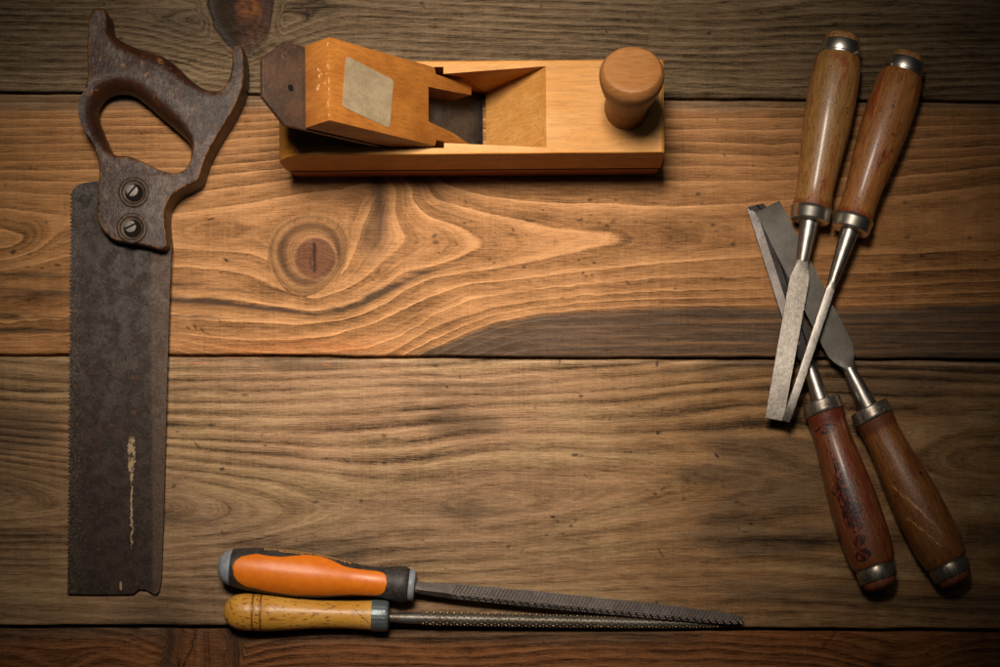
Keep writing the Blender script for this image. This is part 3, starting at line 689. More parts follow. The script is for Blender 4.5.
pc = s.mix(s.ramp(n, .3, .7), (.22, .165, .098), (.31, .24, .15)); pc = s.mix(s.ramp(n2, .60, .7, 0, .7), pc, (.14, .09, .045))
s.bump(n2, .4, .8); M_PLATE = s.out(pc, .55, .05, spec=.3)

# ------------------------------------------------------------------ hand saw
ZH = 34.0; zt = 30.0
def zc(pts, ox, oy, k, z=zt):
    return [seen(ox + a / k, oy + b / k, z)[:2] for a, b in pts]
outer = zc([(99,75),(103,40),(117,24),(131,21),(147,33),(154,72),(170,92),(190,104),(230,121),(280,136),(320,162),(360,202),(400,230),(430,235),(453,217),(466,180),(470,130),(480,115),(492,120),(499,150),(500,190),(493,235),(468,290),(434,345),(404,400),(390,440),(382,462),(360,476),(332,490),(308,514),(297,545),(299,590),(302,632),(285,641),(250,632),(215,625),(165,616),(138,592),(124,560),(124,500),(128,440),(120,395),(100,350),(84,310),(81,270),(90,230),(98,190),(96,130)], 50, 0, 2.5636)
hole = zc([(117,292),(120,266),(138,243),(166,232),(203,235),(237,257),(292,304),(335,340),(360,372),(361,410),(345,437),(315,445),(280,436),(240,416),(200,401),(170,399),(152,382),(132,335)], 50, 0, 2.5636)
so = (90.0, 205.0)                               # saw origin on the table (inside the handle cheek)
saw = thing('hand_saw', 'old hand saw with rusty steel blade and worn dark wooden handle, flat on the planks', 'saw', wv(*so))
def loc2(p): return (p[0] - so[0], -(p[1] - so[1]))
O = closedspline([loc2(p) for p in outer]); Hh = closedspline([loc2(p) for p in hole])
def area(p): return sum(p[i-1][0]*p[i][1] - p[i][0]*p[i-1][1] for i in range(len(p))) / 2
if area(O) < 0: O.reverse()
if area(Hh) > 0: Hh.reverse()
def normals(p):
    n = len(p); out = []
    for i in range(n):
        dx = p[(i+2) % n][0] - p[i-2][0]; dy = p[(i+2) % n][1] - p[i-2][1]; l = math.hypot(dx, dy) or 1
        out.append((-dy / l, dx / l))             # inward for CCW outer, into the wood for CW hole
    return out
def rad_outer(p):
    x, y = p[0] + so[0], so[1] - p[1]
    top = max(0, min(1, (110 - y) / 35))
    r = 2.4 + 10.6 * top
    if y < 45 and x < 125: r = 2.6 + 4.4 * max(0, min(1, (y - 12) / 28))
    if x < 100: r = min(r, 3.0)
    if x > 222: r = min(r, 3.0)
    d = math.hypot(x - 238, y - 60)
    if d < 26: r = min(r, 2.6 + d * .16)
    return r
def rad_hole(p):
    x, y = p[0] + so[0], so[1] - p[1]
    return 2.0 + 14.0 * max(0, min(1, (168 - y - max(0, x - 150) * .1) / 34)) * (1 if x > 92 else .5)
def smooth_list(a, it=6):
    for _ in range(it): a = [(a[i-1] + a[i] + a[(i+1) % len(a)]) / 3 for i in range(len(a))]
    return a
vs, fs, flat, sharp = [], [], [], []
tops, bots = [], []
for pts, rf in ((O, rad_outer), (Hh, rad_hole)):
    nn = normals(pts); rr = smooth_list([rf(p) for p in pts]); n = len(pts); rings = []
    K = 6
    lev = []
    for k in range(K + 1):                         # lower round-over
        t = k / K * PI / 2; lev.append((1 - math.sin(t), (1 - math.cos(t)), 0))
    for k in range(K + 1):
        t = k / K * PI / 2; lev.append((1 - math.cos(t), (1 - math.sin(t)), 1))
    for (ins, zz, up) in lev:
        st0 = len(vs)
        for i, p in enumerate(pts):
            r = rr[i]; q = (p[0] + nn[i][0] * r * ins, p[1] + nn[i][1] * r * ins)
            z = r * zz * 1.0 if not up else ZH - r * zz * 1.15
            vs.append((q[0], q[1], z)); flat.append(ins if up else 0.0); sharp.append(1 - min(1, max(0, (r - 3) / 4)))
        rings.append(st0)
    for j in range(len(rings) - 1):
        for i in range(n):
            k = (i + 1) % n; fs.append((rings[j] + i, rings[j] + k, rings[j+1] + k, rings[j+1] + i))
    bots.append((rings[0], n)); tops.append((rings[-1], n))
for grp in (tops, bots):
    polys = [[Vector((vs[s0 + i][0], vs[s0 + i][1], 0)) for i in range(n)] for s0, n in grp]
    idx = [s0 + i for s0, n in grp for i in range(n)]
    for t in tessellate_polygon(polys): fs.append(tuple(idx[q] for q in t))
me = mesh('saw_handle', vs, fs); me = fix(me)
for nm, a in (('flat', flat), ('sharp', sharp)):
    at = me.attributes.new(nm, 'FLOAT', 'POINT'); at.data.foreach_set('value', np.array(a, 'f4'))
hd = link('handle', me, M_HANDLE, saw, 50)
# blade
bl = []
def bz(y): return 17 - max(0, y - 245) / 350 * 12.5
y = 193.0; k = 0
left = []
while y < 592:
    x = 70.6 - (y - 190) * .0075
    left.append((x + 2.0, y)); left.append((x - .9, y + 2.2)); y += 3.9
blade_img = [(98, 181), (84, 183), (77, 185.5), (72.5, 191)] + left + [(69, 594), (100, 594.5), (133, 594), (135, 592.5), (136.5, 591.2), (139, 589), (145.8, 589.5), (150, 592), (154, 594), (157, 593.8), (159, 591.5), (161.3, 581), (163.6, 520), (167, 380), (169.5, 300), (171.5, 246), (150, 200)]
bp = [loc2(seen(a, b, bz(b))[:2]) for a, b in blade_img]
def bzl(x, y): return bz(so[1] - y)
me = extrude('saw_blade', bp, lambda x, y: bzl(x, y) - 1.0, lambda x, y: bzl(x, y) + .6)
# recentre the shader frame on the blade's upper tooth corner
sbl = link('blade', me, M_SAW, saw, 30)
def shift_mat_origin(ob, dx, dy):
    ob.data.transform(Matrix.Translation((-dx * S, -dy * S, 0))); ob.location = (dx * S, dy * S, 0)
shift_mat_origin(sbl, loc2((72, 0))[0], 5)
# handle screws
for (px, py, ang) in ((133.7, 192.4, -.85), (131.9, 228.3, -.45)):
    x0, y0, _ = seen(px, py, ZH); cx, cy = loc2((x0, y0))
    prof = [(ZH - 1, 15.2), (ZH + .6, 15.0), (ZH + 1.5, 14.0), (ZH + 1.7, 12.4), (ZH + 1.0, 11.3), (ZH + .6, 11.0), (ZH + .3, 10.0)]
    me = lathe('washer', prof, 48, 'z'); me.transform(Matrix.Translation((cx * S, cy * S, 0))); w = link('washer', me, M_WASH, hd, 40)
    me = lathe('recess', [(ZH + .1, 8.9), (ZH + .6, 8.7), (ZH + .45, 8.2)], 40, 'z'); me.transform(Matrix.Translation(((cx + .6) * S, (cy - .6) * S, 0)))
    link('recess', me, M_DARK, hd, 40)
    m_ = lathe('screw', [(ZH, 5.6), (ZH + .8, 6.0), (ZH + 1.5, 5.6), (ZH + 1.8, 4.0), (ZH + 1.9, 0.4)], 36, 'z')
    tmp = bpy.data.objects.new('t', m_); C.objects.link(tmp)
    cut = bpy.data.objects.new('c', box('c', -8, 8, -.95, .95, ZH + .3, ZH + 6)); C.objects.link(cut); cut.rotation_euler = (0, 0, -ang + .0)
    boolean(tmp, [cut]); m_ = tmp.data; bpy.data.objects.remove(tmp)
    m_.transform(Matrix.Translation(((cx - 1.4) * S, (cy + 1.6) * S, 0)))
    link('screw', m_, M_SCREW, hd, 30)

# ------------------------------------------------------------------ hand plane
po = wv(293, 178.5)
plane = thing('hand_plane', 'varnished orange wooden hand plane with a round front knob and wedged iron', 'hand plane', po)
plane.rotation_euler = (0, 0, math.radians(.45))
PXL, PYD = 365.0, 89.0
prof = [(-1, 30), (-4, 44), (-5.5, 60), (-3, 72), (4, 83), (14, 89.5), (26, 91), (PXL - 3, 91), (PXL - .6, 89), (PXL, 84), (PXL, 30)]
fr = lambda x, z, y: (x, y, z)
me = extrude('body', prof, 0.0, PYD, 0, frame=fr)
bm = bmesh.new(); bm.from_mesh(me)
es = [e for e in bm.edges if (abs(e.verts[0].co.y - e.verts[1].co.y) < 1e-7) and e.verts[0].co.z > 40 * S and e.verts[1].co.z > 40 * S]
bmesh.ops.bevel(bm, geom=es, offset=3.2 * S, segments=3, profile=.5, affect='EDGES', clamp_overlap=True)
bmesh.ops.recalc_face_normals(bm, faces=bm.faces); bm.to_mesh(me); bm.free()
body = link('body', me, M_TOP, None, None)
TH = math.radians(44.5); ca, sa = math.cos(TH), math.sin(TH)
UX = 192.0; VY = 44.5
def ifr(u, v, w): return (UX - u * ca + w * sa, VY + v, u * sa + w * ca)     # iron frame
def hull(name, pts):
    bm = bmesh.new()
    for p in pts: bm.verts.new([c * S for c in p])
    bmesh.ops.convex_hull(bm, input=bm.verts); bmesh.ops.recalc_face_normals(bm, faces=bm.faces)
    me = bpy.data.meshes.new(name); bm.to_mesh(me); bm.free(); return me
cutA = bpy.data.objects.new('ca', hull('ca', [ifr(u, v, w_) for v in (-38.6, 38.6) for u, w_ in ((-8, -5), (-8, 1.5), (6, 4), (66, 39), (300, 39), (300, -5))])); C.objects.link(cutA)
cutB = bpy.data.objects.new('cb', hull('cb', [(150, 11, 96), (150, 76, 96), (256, 5.5, 96), (256, 83, 96), (176, 10, -5), (176, 79, -5), (182, 8, -5), (182, 81, -5)])); C.objects.link(cutB)
me = extrude('sole', [(6, 0), (2.5, 6), (2, 29.97), (PXL - 1, 29.97), (PXL - 1.5, 8), (PXL - 6, 0)], .8, PYD - .8, .8, 2, frame=fr)
sole = link('sole', me, M_SOLE, None, 30)
groove = link('groove_line', box('groove', .6, PXL + .3, -.3, PYD + .3, 28.6, 31.2), M_DARK, None, None)  # dark strip along the joint, standing in for the shade in the groove
def dupc(c):
    d = c.copy(); C.objects.link(d); return d
boolean(sole, [dupc(cutA), dupc(cutB)])
gc = bpy.data.objects.new('gc', box('gc', 4, PXL - 4, 2.5, PYD - 2.5, 20, 40)); C.objects.link(gc); boolean(groove, [gc])
sole.data.materials.append(M_TOP)
for p in sole.data.polygons:                        # the throat wall is bare body wood all the way down
    c_ = p.center / S
    if 60 < c_.x < 260 and 4 < c_.y < 85 and c_.z > .5 and c_.z < 29.5: p.material_index = 1
boolean(body, [cutA, cutB])
for p in body.data.polygons: p.use_smooth = True
body.data.set_sharp_from_angle(angle=math.radians(28))
if not body.data.materials: body.data.materials.append(M_TOP)
body.parent = plane
# sole
sole.parent = plane; groove.parent = plane
# iron
me = extrude('iron', [(4.5, -38), (248, -38), (273, -17), (273, 17), (248, 38), (4.5, 38)], -4.6, -.1, .7, 2, frame=ifr)
iron = link('iron', me, M_IRON, plane, 30, 'rusty brown iron with clipped corners')
me = lathe('pin', [(-.3, 3.2), (.4, 3.0), (.6, .3)], 20, 'z')
me.transform(Matrix(((-ca, 0, sa, 0), (0, 1, 0, 0), (sa, 0, ca, 0), (0, 0, 0, 1))))
p0 = ifr(242, -3, 0); me.transform(Matrix.Translation([c * S for c in p0])); link('hole', me, M_DARK, iron, 30)
me = extrude('cap_iron', [(5, -30.5), (112, -30.5), (112, 30.5), (5, 30.5)], .2, 2.6, .5, 2, frame=ifr)
link('cap_iron', me, M_CAPIRON, plane, 30)
# wedge with forked end
def wtop(u, v): return 35.4 + (u - 92) * .023 if u > 90 else 35.4 - (92 - u) * .10
wpoly = [(228, -37.6), (228, 37.6), (98, 37.6), (96, 31.5), (46, 31), (46, 22), (70, 19.5), (106, 17), (106, -15.5), (72, -20), (46, -27), (46, -31), (96, -31.5), (98, -37.6)]
me = extrude('wedge', wpoly, lambda u, v: 3.0, wtop, 1.0, 2, frame=ifr)
wedge = link('wedge', me, M_WEDGE, plane, 30)
# worn plate on the wedge face: put the traced corners on the wedge plane
def on_wedge(px, py, lift=0):
    cam = Vector((CX, CY, H)); g = Vector((px, py, 0))
    def loc(v):
        a = -math.radians(.45); x, y = v.x - 293, 178.5 - v.y
        return Vector((x * math.cos(a) - y * math.sin(a), x * math.sin(a) + y * math.cos(a), v.z))
    c, g = loc(cam), loc(g)
    A = Vector(ifr(228, 0, wtop(228, 0))); B = Vector(ifr(100, 0, wtop(100, 0))); n = (B - A).cross(Vector((0, 1, 0)))
    t = (A - c).dot(n) / (g - c).dot(n); p = c + (g - c) * t
    d = p - A; e = (A - B).normalized()
    return 228 + d.dot(e), p.y - VY
cor = [on_wedge(*p) for p in ((345.7, 55.7), (393.3, 80), (389.5, 128.5), (342, 106.6))]
pl = []
for i, p in enumerate(cor):
    a, b = cor[i-1], cor[(i+1) % 4]
    la, lb = math.dist(a, p), math.dist(b, p)
    r = 4.5
    q0 = tuple(p[c] + (a[c] - p[c]) * r / la for c in (0, 1)); q1 = tuple(p[c] + (b[c] - p[c]) * r / lb for c in (0, 1))
    for t in (0, .25, .5, .75, 1): pl.append(tuple((1-t)**2 * q0[c] + 2*t*(1-t) * p[c] + t*t * q1[c] for c in (0, 1)))
me = extrude('plate', pl, lambda u, v: wtop(u, v) - .5, lambda u, v: wtop(u, v) + .5, frame=ifr)
link('label_plate', me, M_PLATE, wedge, 30)
# chips on the wedge edge
M_CHIP = beech('bare_chipped_wood', (.40, .19, .065), (.48, .26, .11), 40, .6)[0]
r_ = random.Random(5); vs, fs = [], []
for i in range(26):
    v = r_.uniform(-37, 37) if i < 16 else r_.uniform(-6, 12); w = 38.4 - abs(r_.gauss(0, 1.2)) if i < 16 else 38 - r_.uniform(3, 22)
    rx = r_.uniform(.8, 2.6); rz = r_.uniform(.5, 1.5) if i < 16 else r_.uniform(1.2, 2.4)
    b0 = len(vs); vs.append(ifr(228.55, v, w))
    for k in range(7):
        t = k / 7 * 2 * PI; vs.append(ifr(227.9 if i >= 16 else 228.25, v + rx * math.cos(t) * r_.uniform(.6, 1.2), min(38.9, w + rz * math.sin(t) * r_.uniform(.6, 1.2))))
    fs += [(b0, b0 + 1 + k, b0 + 1 + (k + 1) % 7) for k in range(7)]
link('chipped_edge', mesh('chips', vs, fs), M_CHIP, wedge, None)
# knob
kp = smoothprof([(0, 20.5), (2.5, 21.5), (6.5, 20.6), (19, 19.6), (34, 20.6), (50, 23.4), (66, 27.0), (78, 29.2), (85, 29.6), (90, 28.2), (93.4, 26.3), (94.3, 25.2)], 4) + [(94.5, 20), (94.6, 10), (94.7, .4)]
me = lathe('knob', kp, 64, 'z'); kx, ky = 622 - 293, 178.5 - 135.5
for v in me.vertices:                              # the knob leans: bend it towards the back edge
    z = v.co.z / S; t = max(0, min(1, (z - 25) / 70)); a = math.radians(24) * t
    zz = 25 + (70 / math.radians(24)) * math.sin(a) if z > 25 else z
    if z > 95: zz += (z - 95) * math.cos(a)
    off = (70 / math.radians(24)) * (1 - math.cos(a)) * .62 + max(0, z - 95) * math.sin(a)
    y = v.co.y / S
    v.co.y = (off + y * math.cos(a)) * S; v.co.z = (90.5 + zz - y * math.sin(a)) * S
me.transform(Matrix.Translation((kx * S, ky * S, 0))); link('knob', me, M_KNOB, plane, 50)

# ------------------------------------------------------------------ chisels
def aim(p0, p1, roll=0.0):
    """rotation that lays local +x from p0 to p1 with local z up"""
    x = (p1 - p0).normalized(); z = Vector((0, 0, 1)); y = z.cross(x).normalized(); z = x.cross(y)
    m = Matrix((x, y, z)).transposed().to_4x4() @ Matrix.Rotation(roll, 4, 'X')
    return m.to_quaternion()
def loft(name, secs, n=28):
    """sections (x, half width, half height, squareness 0..1, y off, z off)"""
    vs, fs = [], []
    for (x, w, h, q, oy, oz) in secs:
        for i in range(n):
            t = 2 * PI * (i + .5) / n; c, s_ = math.cos(t), math.sin(t)
            k = 1 / max(abs(c), abs(s_)); k = min(k, 1.0 + .40 * 1)   # square with clipped corners
            f = 1 * (1 - q) + k * q
            vs.append((x, oy + w * c * f, oz + h * s_ * f))
    m = len(secs)
    for j in range(m - 1):
        for i in range(n):
            k = (i + 1) % n; fs.append((j * n + i, j * n + k, (j + 1) * n + k, (j + 1) * n + i))
    fs.append(tuple(range(n))); fs.append(tuple((m - 1) * n + i for i in range(n)))
    return fix(mesh(name, vs, fs))
def chisel(label, b, f, t, mats, rs=1.0, secs=None, roll=0.0, butt=None):
    M_CHROME = M_CHROMED if butt else globals()['M_CHROME']
    """b: butt end, f: ferrule, t: tip, each (px, py, z) as seen"""
    B, T = wv(*seen(*b)), wv(*seen(*t)); Lw = (T - B).length / S
    root = thing('wood_chisel', label, 'chisel', B, 'wood chisels crossed in a pile', aim(B, T, roll))
    F = wv(*seen(*f)); fx = (F - B).length / S      # ferrule start
    k = fx / 178.0
    hp = [(22.5, 19.8), (24, 21.2), (30, 22.8), (43, 24.2), (62, 24.6), (88, 24.0), (112, 22.2), (135, 19.9), (152, 18.5), (164, 18.2), (172, 18.9), (177.5, 19.4)]
    me = lathe('handle', [(22.2 * k, 17)] + smoothprof([(x * k, r * rs) for x, r in hp], 5) + [(178.2 * k, 17)], 64, wob=.006, seed=int(b[0]))
    hd = link('handle', me, mats[0], root, 40)
    link('butt', lathe('butt', [(-1.5, .5), (-.9, 8), (.6, 13.2 * rs), (3.2, 16.4 * rs), (8, 17.2 * rs), (16, 17.2 * rs)], 48), butt or M_BUTT, hd, 50)
    link('hoop', lathe('hoop', [(8.5, 17.6 * rs), (8.7, 18.9 * rs), (9.4, 19.3 * rs), (19.3, 20.2 * rs), (20.2, 19.9 * rs), (20.4, 18.8 * rs), (21.6, 18.6 * rs), (22.2, 19.6 * rs), (23.2, 19.6 * rs), (23.6, 18 * rs)], 56), M_CHROME, hd, 40)
    x = fx
    link('ferrule', lathe('ferrule', [(x - .6, 18.2 * rs), (x, 20.2 * rs), (x + 1.2, 20.8 * rs), (x + 2.2, 20.3 * rs), (x + 3, 19.9 * rs), (x + 11.5, 19.6 * rs), (x + 12.8, 18.9 * rs), (x + 13.4, 16.8 * rs), (x + 13.5, 9)], 56), M_CHROME, hd, 40)
    S_ = secs(x + 13, Lw)
    bld = link('blade', loft('blade', S_[3:]), mats[1], root, 32)
    link('neck', loft('neck', S_[:4] + [(S_[3][0] + 1.2, S_[3][1] * .96, S_[3][2] * .96, 0, 0, 0)]), M_NECK, root, 32)
    return root, x, Lw
def neck(x, r0, r1, L): return [(x - 1, r0, r0, 0, 0, 0), (x + .5, r0, r0, 0, 0, 0), (x + L * .5, (r0 + r1) / 2 - .1, (r0 + r1) / 2 - .1, 0, 0, 0), (x + L, r1, r1, 0, 0, 0)]
def secs1(x, L):
    return neck(x, 9.8, 6.4, 40) + [(x + 43, 6.5, 5.2, .35, 0, 0), (x + 50, 8.0, 3.4, .8, 0, 0), (x + 57, 9.6, 2.6, 1, 0, 0), (L - 62, 9.4, 2.3, 1, 0, 0), (L - 60, 9.4, 2.2, 1, 0, 0), (L - 1, 9.0, 1.7, 1, 0, 0), (L, 8.9, 1.3, 1, 0, 0)]
def secs2(x, L):
    return neck(x, 9.4, 5.2, 54) + [(x + 57, 4.4, 4.4, .4, 0, 0), (x + 63, 4.2, 4.2, .9, 0, 0), (L - 34, 3.9, 5.0, 1, 0, 0), (L - 14, 3.8, 4.6, 1, 0, -.2), (L - 2, 3.8, 1.8, 1, 0, -2.6), (L, 3.6, 1.2, 1, 0, -3)]
def secs3(x, L):
    return neck(x, 9.0, 6.2, 40) + [(x + 44, 7, 5, .5, 0, 0), (x + 52, 9.0, 4.8, 1, 0, 0), (x + 58, 9.2, 4.8, 1, 0, 0), (L - 10, 9.0, 4.6, 1, 0, 0), (L, 8.9, .7, 1, 0, -3.6)]
def secs4(x, L):
    return neck(x, 9.6, 6.2, 42) + [(x + 46, 7, 5, .4, 0, 0), (x + 53, 10.5, 2.8, .9, 0, 0), (x + 62, 13.6, 2.0, 1, 0, 0), (x + 70, 14.0, 1.8, 1, 0, 0), (L - 40, 13.6, 1.5, 1, 0, 0), (L - 1, 13.2, 1.1, 1, 0, 0), (L, 13.1, .6, 1, 0, 0)]
c3, x3, L3 = chisel('lower chisel with dark red burnt marks on its handle, rust specks along its blade edge', (881.5, 588, 24), (827.5, 412, 21), (757, 204, 10), (M_C3, M_BLADE3), .98, secs3, math.radians(20), M_BUTTR)
M_EDGE = steel('lit_edge_with_rust', (.50, .47, .45), (.34, .31, .30), .5, .1, .42, 41, .3, .25)  # light caught by the ground bevel put into a paler steel, plus rust
e0, e1 = x3 + 72, L3 - 11
me = fix(mesh('edge', [(e0, 9.6, -4.6), (e0, 5.8, 4.95), (e0, 5.0, 3.5), (e0, 8.5, -4.7), (e1, 9.4, -4.4), (e1, 5.6, 4.75), (e1, 5.0, 3.5), (e1, 8.5, -4.5), (L3 - 2, 9.2, -4.3), (L3 - 2, 8.0, -3.0), (L3 - 2, 7.8, -3.2), (L3 - 2, 8.2, -4.4)],
  [(0,1,2,3), (0,4,5,1), (1,5,6,2), (2,6,7,3), (3,7,4,0), (4,8,9,5), (5,9,10,6), (6,10,11,7), (7,11,8,4), (8,11,10,9)]))
bl3 = [c for c in c3.children if c.name.startswith('blade')][0]
for v in bl3.data.vertices:
    if v.co.x > (x3 + 60) * S and v.co.y > 0: v.co.y -= (v.co.z / S + 4.8) / 9.6 * 3.9 * S
link('ground_edge', me, M_EDGE, [c for c in c3.children if c.name.startswith('blade')][0], None)
chisel('lower chisel with the widest dull grey blade and pale scratches on its brown handle', (957, 583, 24.5), (874, 419, 21.5), (767.5, 206.5, 16.5), (M_C4, M_BLADE4), 1.0, secs4, 0, M_BUTTR)
chisel('upper chisel with olive brown handle and flat scratched bright blade, lying leftmost at the top', (843, 34.5, 24.5), (809.5, 208, 24.5), (774, 419.5, 26), (M_C1, M_BLADE1), 1.0, secs1)
chisel('upper chisel with reddish orange handle and very narrow pointed blade', (909, 54, 24), (852, 218, 27), (786, 421, 34), (M_C2, M_BLADE2), .97, secs2)

# ------------------------------------------------------------------ rasps
def rasp_thing(label, b, t, roll=0.0):
    B, T = wv(*seen(*b)), wv(*seen(*t)); Lw = (T - B).length / S
    return thing('rasp', label, 'rasp', B, 'two rasps side by side', aim(B, T, roll)), Lw
r1, L1 = rasp_thing('rasp with orange and black plastic handle and flat toothed steel', (218.5, 566, 22), (744, 618.5, 13))
hp = smoothprof([(12.5, 17.0), (14, 18.6), (20, 19.8), (40, 22.0), (60, 23.0), (82, 22.8), (100, 21.6), (118, 18.8), (135, 16.0), (152, 14.8), (164, 15.4), (176, 17.6), (183, 18.1), (187, 17.0), (189, 15.5)], 5)
hdl = link('handle', lathe('handle', [(12.4, 15)] + hp, 64), M_RUBBER, r1, 45)
def hr(x):
    for i in range(len(hp) - 1):
        if hp[i][0] <= x <= hp[i+1][0]:
            t = (x - hp[i][0]) / (hp[i+1][0] - hp[i][0] + 1e-9); return hp[i][1] * (1-t) + hp[i+1][1] * t
    return 15
link('end_cap', lathe('end_cap', [(0, .5), (.6, 7), (2.5, 12), (6, 15.7), (10, 17.4), (13, 17.9)], 56), M_GREY, hdl, 50)
link('collar', lathe('collar', [(188.5, 15.2), (189.5, 15.8), (193, 15.6), (194.6, 14.6), (195, 12), (195.2, 4)], 56), M_GREY, hdl, 40)
# orange grip: a raised skin on the upper side, edges given as seen offsets from the axis
top_e = [(17,2),(18.5,7.5),(24,12.2),(32,15.0),(38,16.6),(50,15.6),(62,15.8),(86,20.6),(100,20.5),(112,17.6),(124,13.0),(134,11.6),(158,11.3),(162,10.6),(165,9.0),(167,6.2),(167.8,3.2),(168,0)]
bot_e = [(17,-1),(18,-8),(22,-14.5),(30,-18.6),(50,-21.0),(80,-22.2),(110,-19.4),(135,-15.6),(156,-14.6),(160,-14.2),(163.5,-12.9),(166,-10.6),(167.4,-7.2),(168,-2)]
X_ = list(np.linspace(17.01, 167.99, 110)); vs, fs, nv = [], [], 26
for x in X_:
    R = hr(x); a1 = math.asin(max(-1, min(1, np.interp(x, *zip(*top_e)) / (R + .9)))); a0 = math.asin(max(-1, min(1, np.interp(x, *zip(*bot_e)) / (R + .9))))
    for k in range(nv):
        t = k / (nv - 1); a = a0 + (a1 - a0) * t
        ed = min(t, 1 - t) * (a1 - a0) * R; ed = min(ed, x - 16.5, 168.6 - x)
        rr = R - .5 + 1.5 * (1 - max(0, 1 - ed / 2.0) ** 2) ** .5
        vs.append((x, rr * math.sin(a), rr * math.cos(a)))
for i in range(len(X_) - 1):
    for k in range(nv - 1): fs.append((i*nv+k, i*nv+k+1, (i+1)*nv+k+1, (i+1)*nv+k))
link('grip_inlay', fix(mesh('grip', vs, fs)), M_ORANGE, hdl, 80)
# worn raised lettering strip along the black rubber: strokes no longer readable
vs, fs = [], []
def stroke(x0, y0, x1, y1, w=.35, h=.35):
    b0 = len(vs); dx, dy = x1 - x0, y1 - y0; l = math.hypot(dx, dy); nx, ny = -dy / l * w, dx / l * w
    for (x, y) in ((x0 + nx, y0 + ny), (x1 + nx, y1 + ny), (x1 - nx, y1 - ny), (x0 - nx, y0 - ny)):
        R = hr(x); a = math.asin(max(-.999, min(.999, y / R)))
        for e in (-.3, h): vs.append((x, (R + e) * math.sin(a), (R + e) * math.cos(a)))
    q = [b0 + i for i in range(8)]
    fs.extend([(q[1], q[3], q[5], q[7]), (q[0], q[1], q[3], q[2]), (q[2], q[3], q[5], q[4]), (q[4], q[5], q[7], q[6]), (q[6], q[7], q[1], q[0])])
rr_ = random.Random(3)
def ysf(x): return hr(x) * .955
xx = 44
while xx < 128:
    stroke(xx, ysf(xx) - .1, xx + 2.6, ysf(xx + 2.6) - .1, .3)
    if rr_.random() < .8: stroke(xx + 1.2, ysf(xx) - 1.9, xx + 1.5, ysf(xx) + .2, .4)
    xx += 2.8
xx = 60
while xx < 84: stroke(xx, hr(xx) * .87, xx + 2.4, hr(xx + 2.4) * .87, .28); xx += 2.4
stroke(60, hr(60) * .87, 60.5, hr(60) * .955, .3)
link('raised_lettering', fix(mesh('ticks', vs, fs)), M_GOLD, hdl, None)
# steel: bar with a flat upper face rolled towards the viewer side, teeth as small raised pyramids
rb = L1 - 195
secs = [(193, 4.6, 4.2, .6, 0, 0), (205, 5.0, 4.4, .9, 0, -.3), (226, 5.6, 4.8, 1, 0, -.5), (235, 6.2, 4.9, 1, 0, -.5), (195 + rb * .4, 6.8, 5.0, 1, 0, 0), (195 + rb * .75, 6.2, 4.4, 1, 0, 0), (L1 - 18, 4.8, 3.4, 1, 0, 0), (L1 - 6, 3.2, 2.6, 1, -.4, 0), (L1, .9, 1.4, .5, -1.4, 0)]
me = loft('rasp_bar', secs, 28); ROLL = math.radians(-30); me.transform(Matrix.Translation((0, -1.6 * S, 0)) @ Matrix.Rotation(ROLL, 4, 'X'))
rbar = link('file', me, M_RASP, r1, 30)
def wat(x, i):
    for a, b in zip(secs, secs[1:]):
        if a[0] <= x <= b[0]: t = (x - a[0]) / (b[0] - a[0]); return a[i] * (1-t) + b[i] * t
    return secs[-1][i]
vs, fs = [], []
def tooth(p, n, u, sz, hgt):
    n = n.normalized(); u = (u - n * u.dot(n)).normalized(); v = n.cross(u); b0 = len(vs)
    for a, b in ((-1.2, -.8), (-1.2, .8), (1, .8), (1, -.8)): vs.append(tuple(p + u * a * sz + v * b * sz - n * .2))
    vs.append(tuple(p + u * sz * .9 + n * hgt))
    fs.extend([(b0, b0+1, b0+4), (b0+1, b0+2, b0+4), (b0+2, b0+3, b0+4), (b0+3, b0, b0+4)])
x = 233.0; j = 0
while x < L1 - 5:
    w, h = wat(x, 1), wat(x, 2)
    for k in range(6):
        y = (-1 + (k + .5) / 3) * w * .86; tooth(Vector((x + k * .75 + rr_.uniform(-.2, .2), y, h * 1.0)), Vector((0, 0, 1)), Vector((1, -.5, 0)), .8, 1.0)
    for k in range(2): tooth(Vector((x + (j % 2) * 1.2 + k * 1.6, -w * 1.0, h * (.5 - k * .9))), Vector((0, -1, .1)), Vector((1, 0, .4)), 1.0, 1.4)
    tooth(Vector((x, w * 1.0, h * .5)), Vector((0, 1, .2)), Vector((1, 0, 0)), .7, .6)
    x += 3.6; j += 1
me = fix(mesh('teeth', vs, fs)); me.transform(Matrix.Translation((0, -1.6 * S, 0)) @ Matrix.Rotation(ROLL, 4, 'X'))
link('teeth', me, M_TOOTH1, rbar, None)
me = lathe('solder', [(194, 3), (197, 2.6), (199, 1.2), (199.3, .3)], 16); me.transform(Matrix.Translation((0, -3.5 * S, 2.0 * S))); link('tang_stub', me, M_BUTT, rbar, 50)

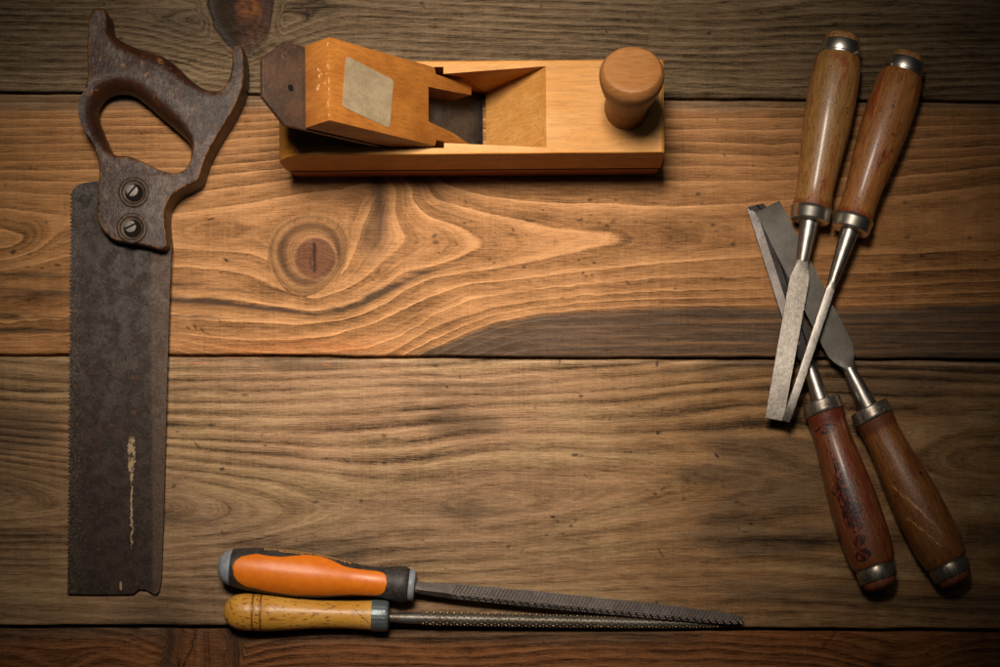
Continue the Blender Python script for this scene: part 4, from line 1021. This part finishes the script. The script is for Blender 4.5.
r2, L2 = rasp_thing('round rasp with yellow wooden handle and grey ferrule beside the orange one', (224, 611.5, 18), (724, 624.5, 5))
hp2 = [(0, .5), (.6, 5.5), (2.5, 9.6), (7, 14.4), (13, 17.3), (22, 18.4), (28.6, 18.5), (29.5, 18.1), (30.4, 18.5), (36.6, 18.5), (37.5, 18.1), (38.4, 18.5), (50, 18.0), (70, 16.2), (92, 14.5), (115, 13.9), (135, 14.4), (147, 15.1)]
h2 = link('handle', lathe('handle', smoothprof(hp2[:6], 4) + hp2[6:12] + smoothprof(hp2[12:], 4), 64, wob=.006, seed=4), M_YELLOW, r2, 50)
def crimp(me):
    for v in me.vertices:
        a = math.atan2(v.co.z, v.co.y); k = 1 + .008 * (1 if math.sin(a * 22) > 0 else -1); v.co.y *= k; v.co.z *= k
    return me
link('ferrule', crimp(lathe('ferrule', [(146, 14.4), (146.3, 15.6), (150, 15.9), (160, 15.7), (162.5, 14.6), (163.6, 11.5), (163.9, 5)], 88)), M_FERG, h2, 25)
sec2 = [(162, 4.9, 4.9, 0, -1.5, 0), (185, 5.8, 5.8, 0, -1.6, 0), (205, 6.5, 6.5, 0, -1.6, 0), (300, 6.4, 6.4, 0, -1.2, 0), (400, 5.4, 5.4, 0, -.6, 0), (470, 3.9, 3.9, 0, 0, 0), (L2 - 2, 2.5, 2.5, 0, 0, 0), (L2, 1.0, 1.0, 0, 0, 0)]
f2 = link('file', loft('file', sec2, 32), M_RASP2, r2, 50)
def w2(x, i):
    for a, b in zip(sec2, sec2[1:]):
        if a[0] <= x <= b[0]: t = (x - a[0]) / (b[0] - a[0]); return a[i] * (1-t) + b[i] * t
    return 1
vs, fs = [], []
x = 197.0; j = 0
while x < L2 - 6:
    R, oy = w2(x, 1), w2(x, 4); nn_ = 10
    for k in range(nn_):
        a = (k + .5 * (j % 2)) / nn_ * 2 * PI + rr_.uniform(-.08, .08); n = Vector((0, math.cos(a), math.sin(a)))
        if n.z < -.5: continue
        tooth(Vector((x + rr_.uniform(-.3, .3), oy, 0)) + n * R * .99, n, Vector((1, 0, 0)), .95, 1.1)
    x += 3.4; j += 1
link('teeth', fix(mesh('teeth2', vs, fs)), M_TOOTH, f2, None)

# ------------------------------------------------------------------ camera
cam = bpy.data.cameras.new('camera'); co = bpy.data.objects.new('camera', cam); C.objects.link(co)
co.location = wv(CX, CY, H); co.rotation_euler = (0, 0, 0)
cam.sensor_width = 36; cam.lens = 36 * H / 1000; cam.shift_x = -(CX - 500) / 1000; cam.shift_y = (CY - 333.5) / 1000
cam.clip_start = .02; cam.clip_end = 20
sc.camera = co

# ------------------------------------------------------------------ light
def aimed(o, tgt):
    o.rotation_euler = (tgt - o.location).to_track_quat('-Z', 'Y').to_euler()
ar = bpy.data.lights.new('softbox', 'AREA'); ao = bpy.data.objects.new('softbox', ar); C.objects.link(ao)
ao.location = wv(360, -60, 1500); aimed(ao, wv(425, 284, 0)); ar.shape = 'RECTANGLE'; ar.size = .26; ar.size_y = .18
ar.energy = 1.0; ar.spread = math.radians(38); ar.color = (1, .88, .75)
fl = bpy.data.lights.new('metal_fill', 'AREA'); fo = bpy.data.objects.new('metal_fill', fl); C.objects.link(fo)  # added fill lamp, there for the metal parts to reflect
fo.location = wv(640, -60, 1760); aimed(fo, wv(560, 250, 0)); fl.shape = 'RECTANGLE'; fl.size = .85; fl.size_y = .40; fl.energy = .46; fl.color = (1, .93, .84)
w = bpy.data.worlds.new('World'); sc.world = w; w.use_nodes = True
w.node_tree.nodes['Background'].inputs[0].default_value = (.9, .92, 1, 1); w.node_tree.nodes['Background'].inputs[1].default_value = .005
sc.view_settings.view_transform = 'Standard'; sc.view_settings.look = 'None'; sc.view_settings.exposure = 0; sc.view_settings.gamma = 1
sc.render.engine = 'CYCLES'
sc.render.resolution_x = 1024; sc.render.resolution_y = 683
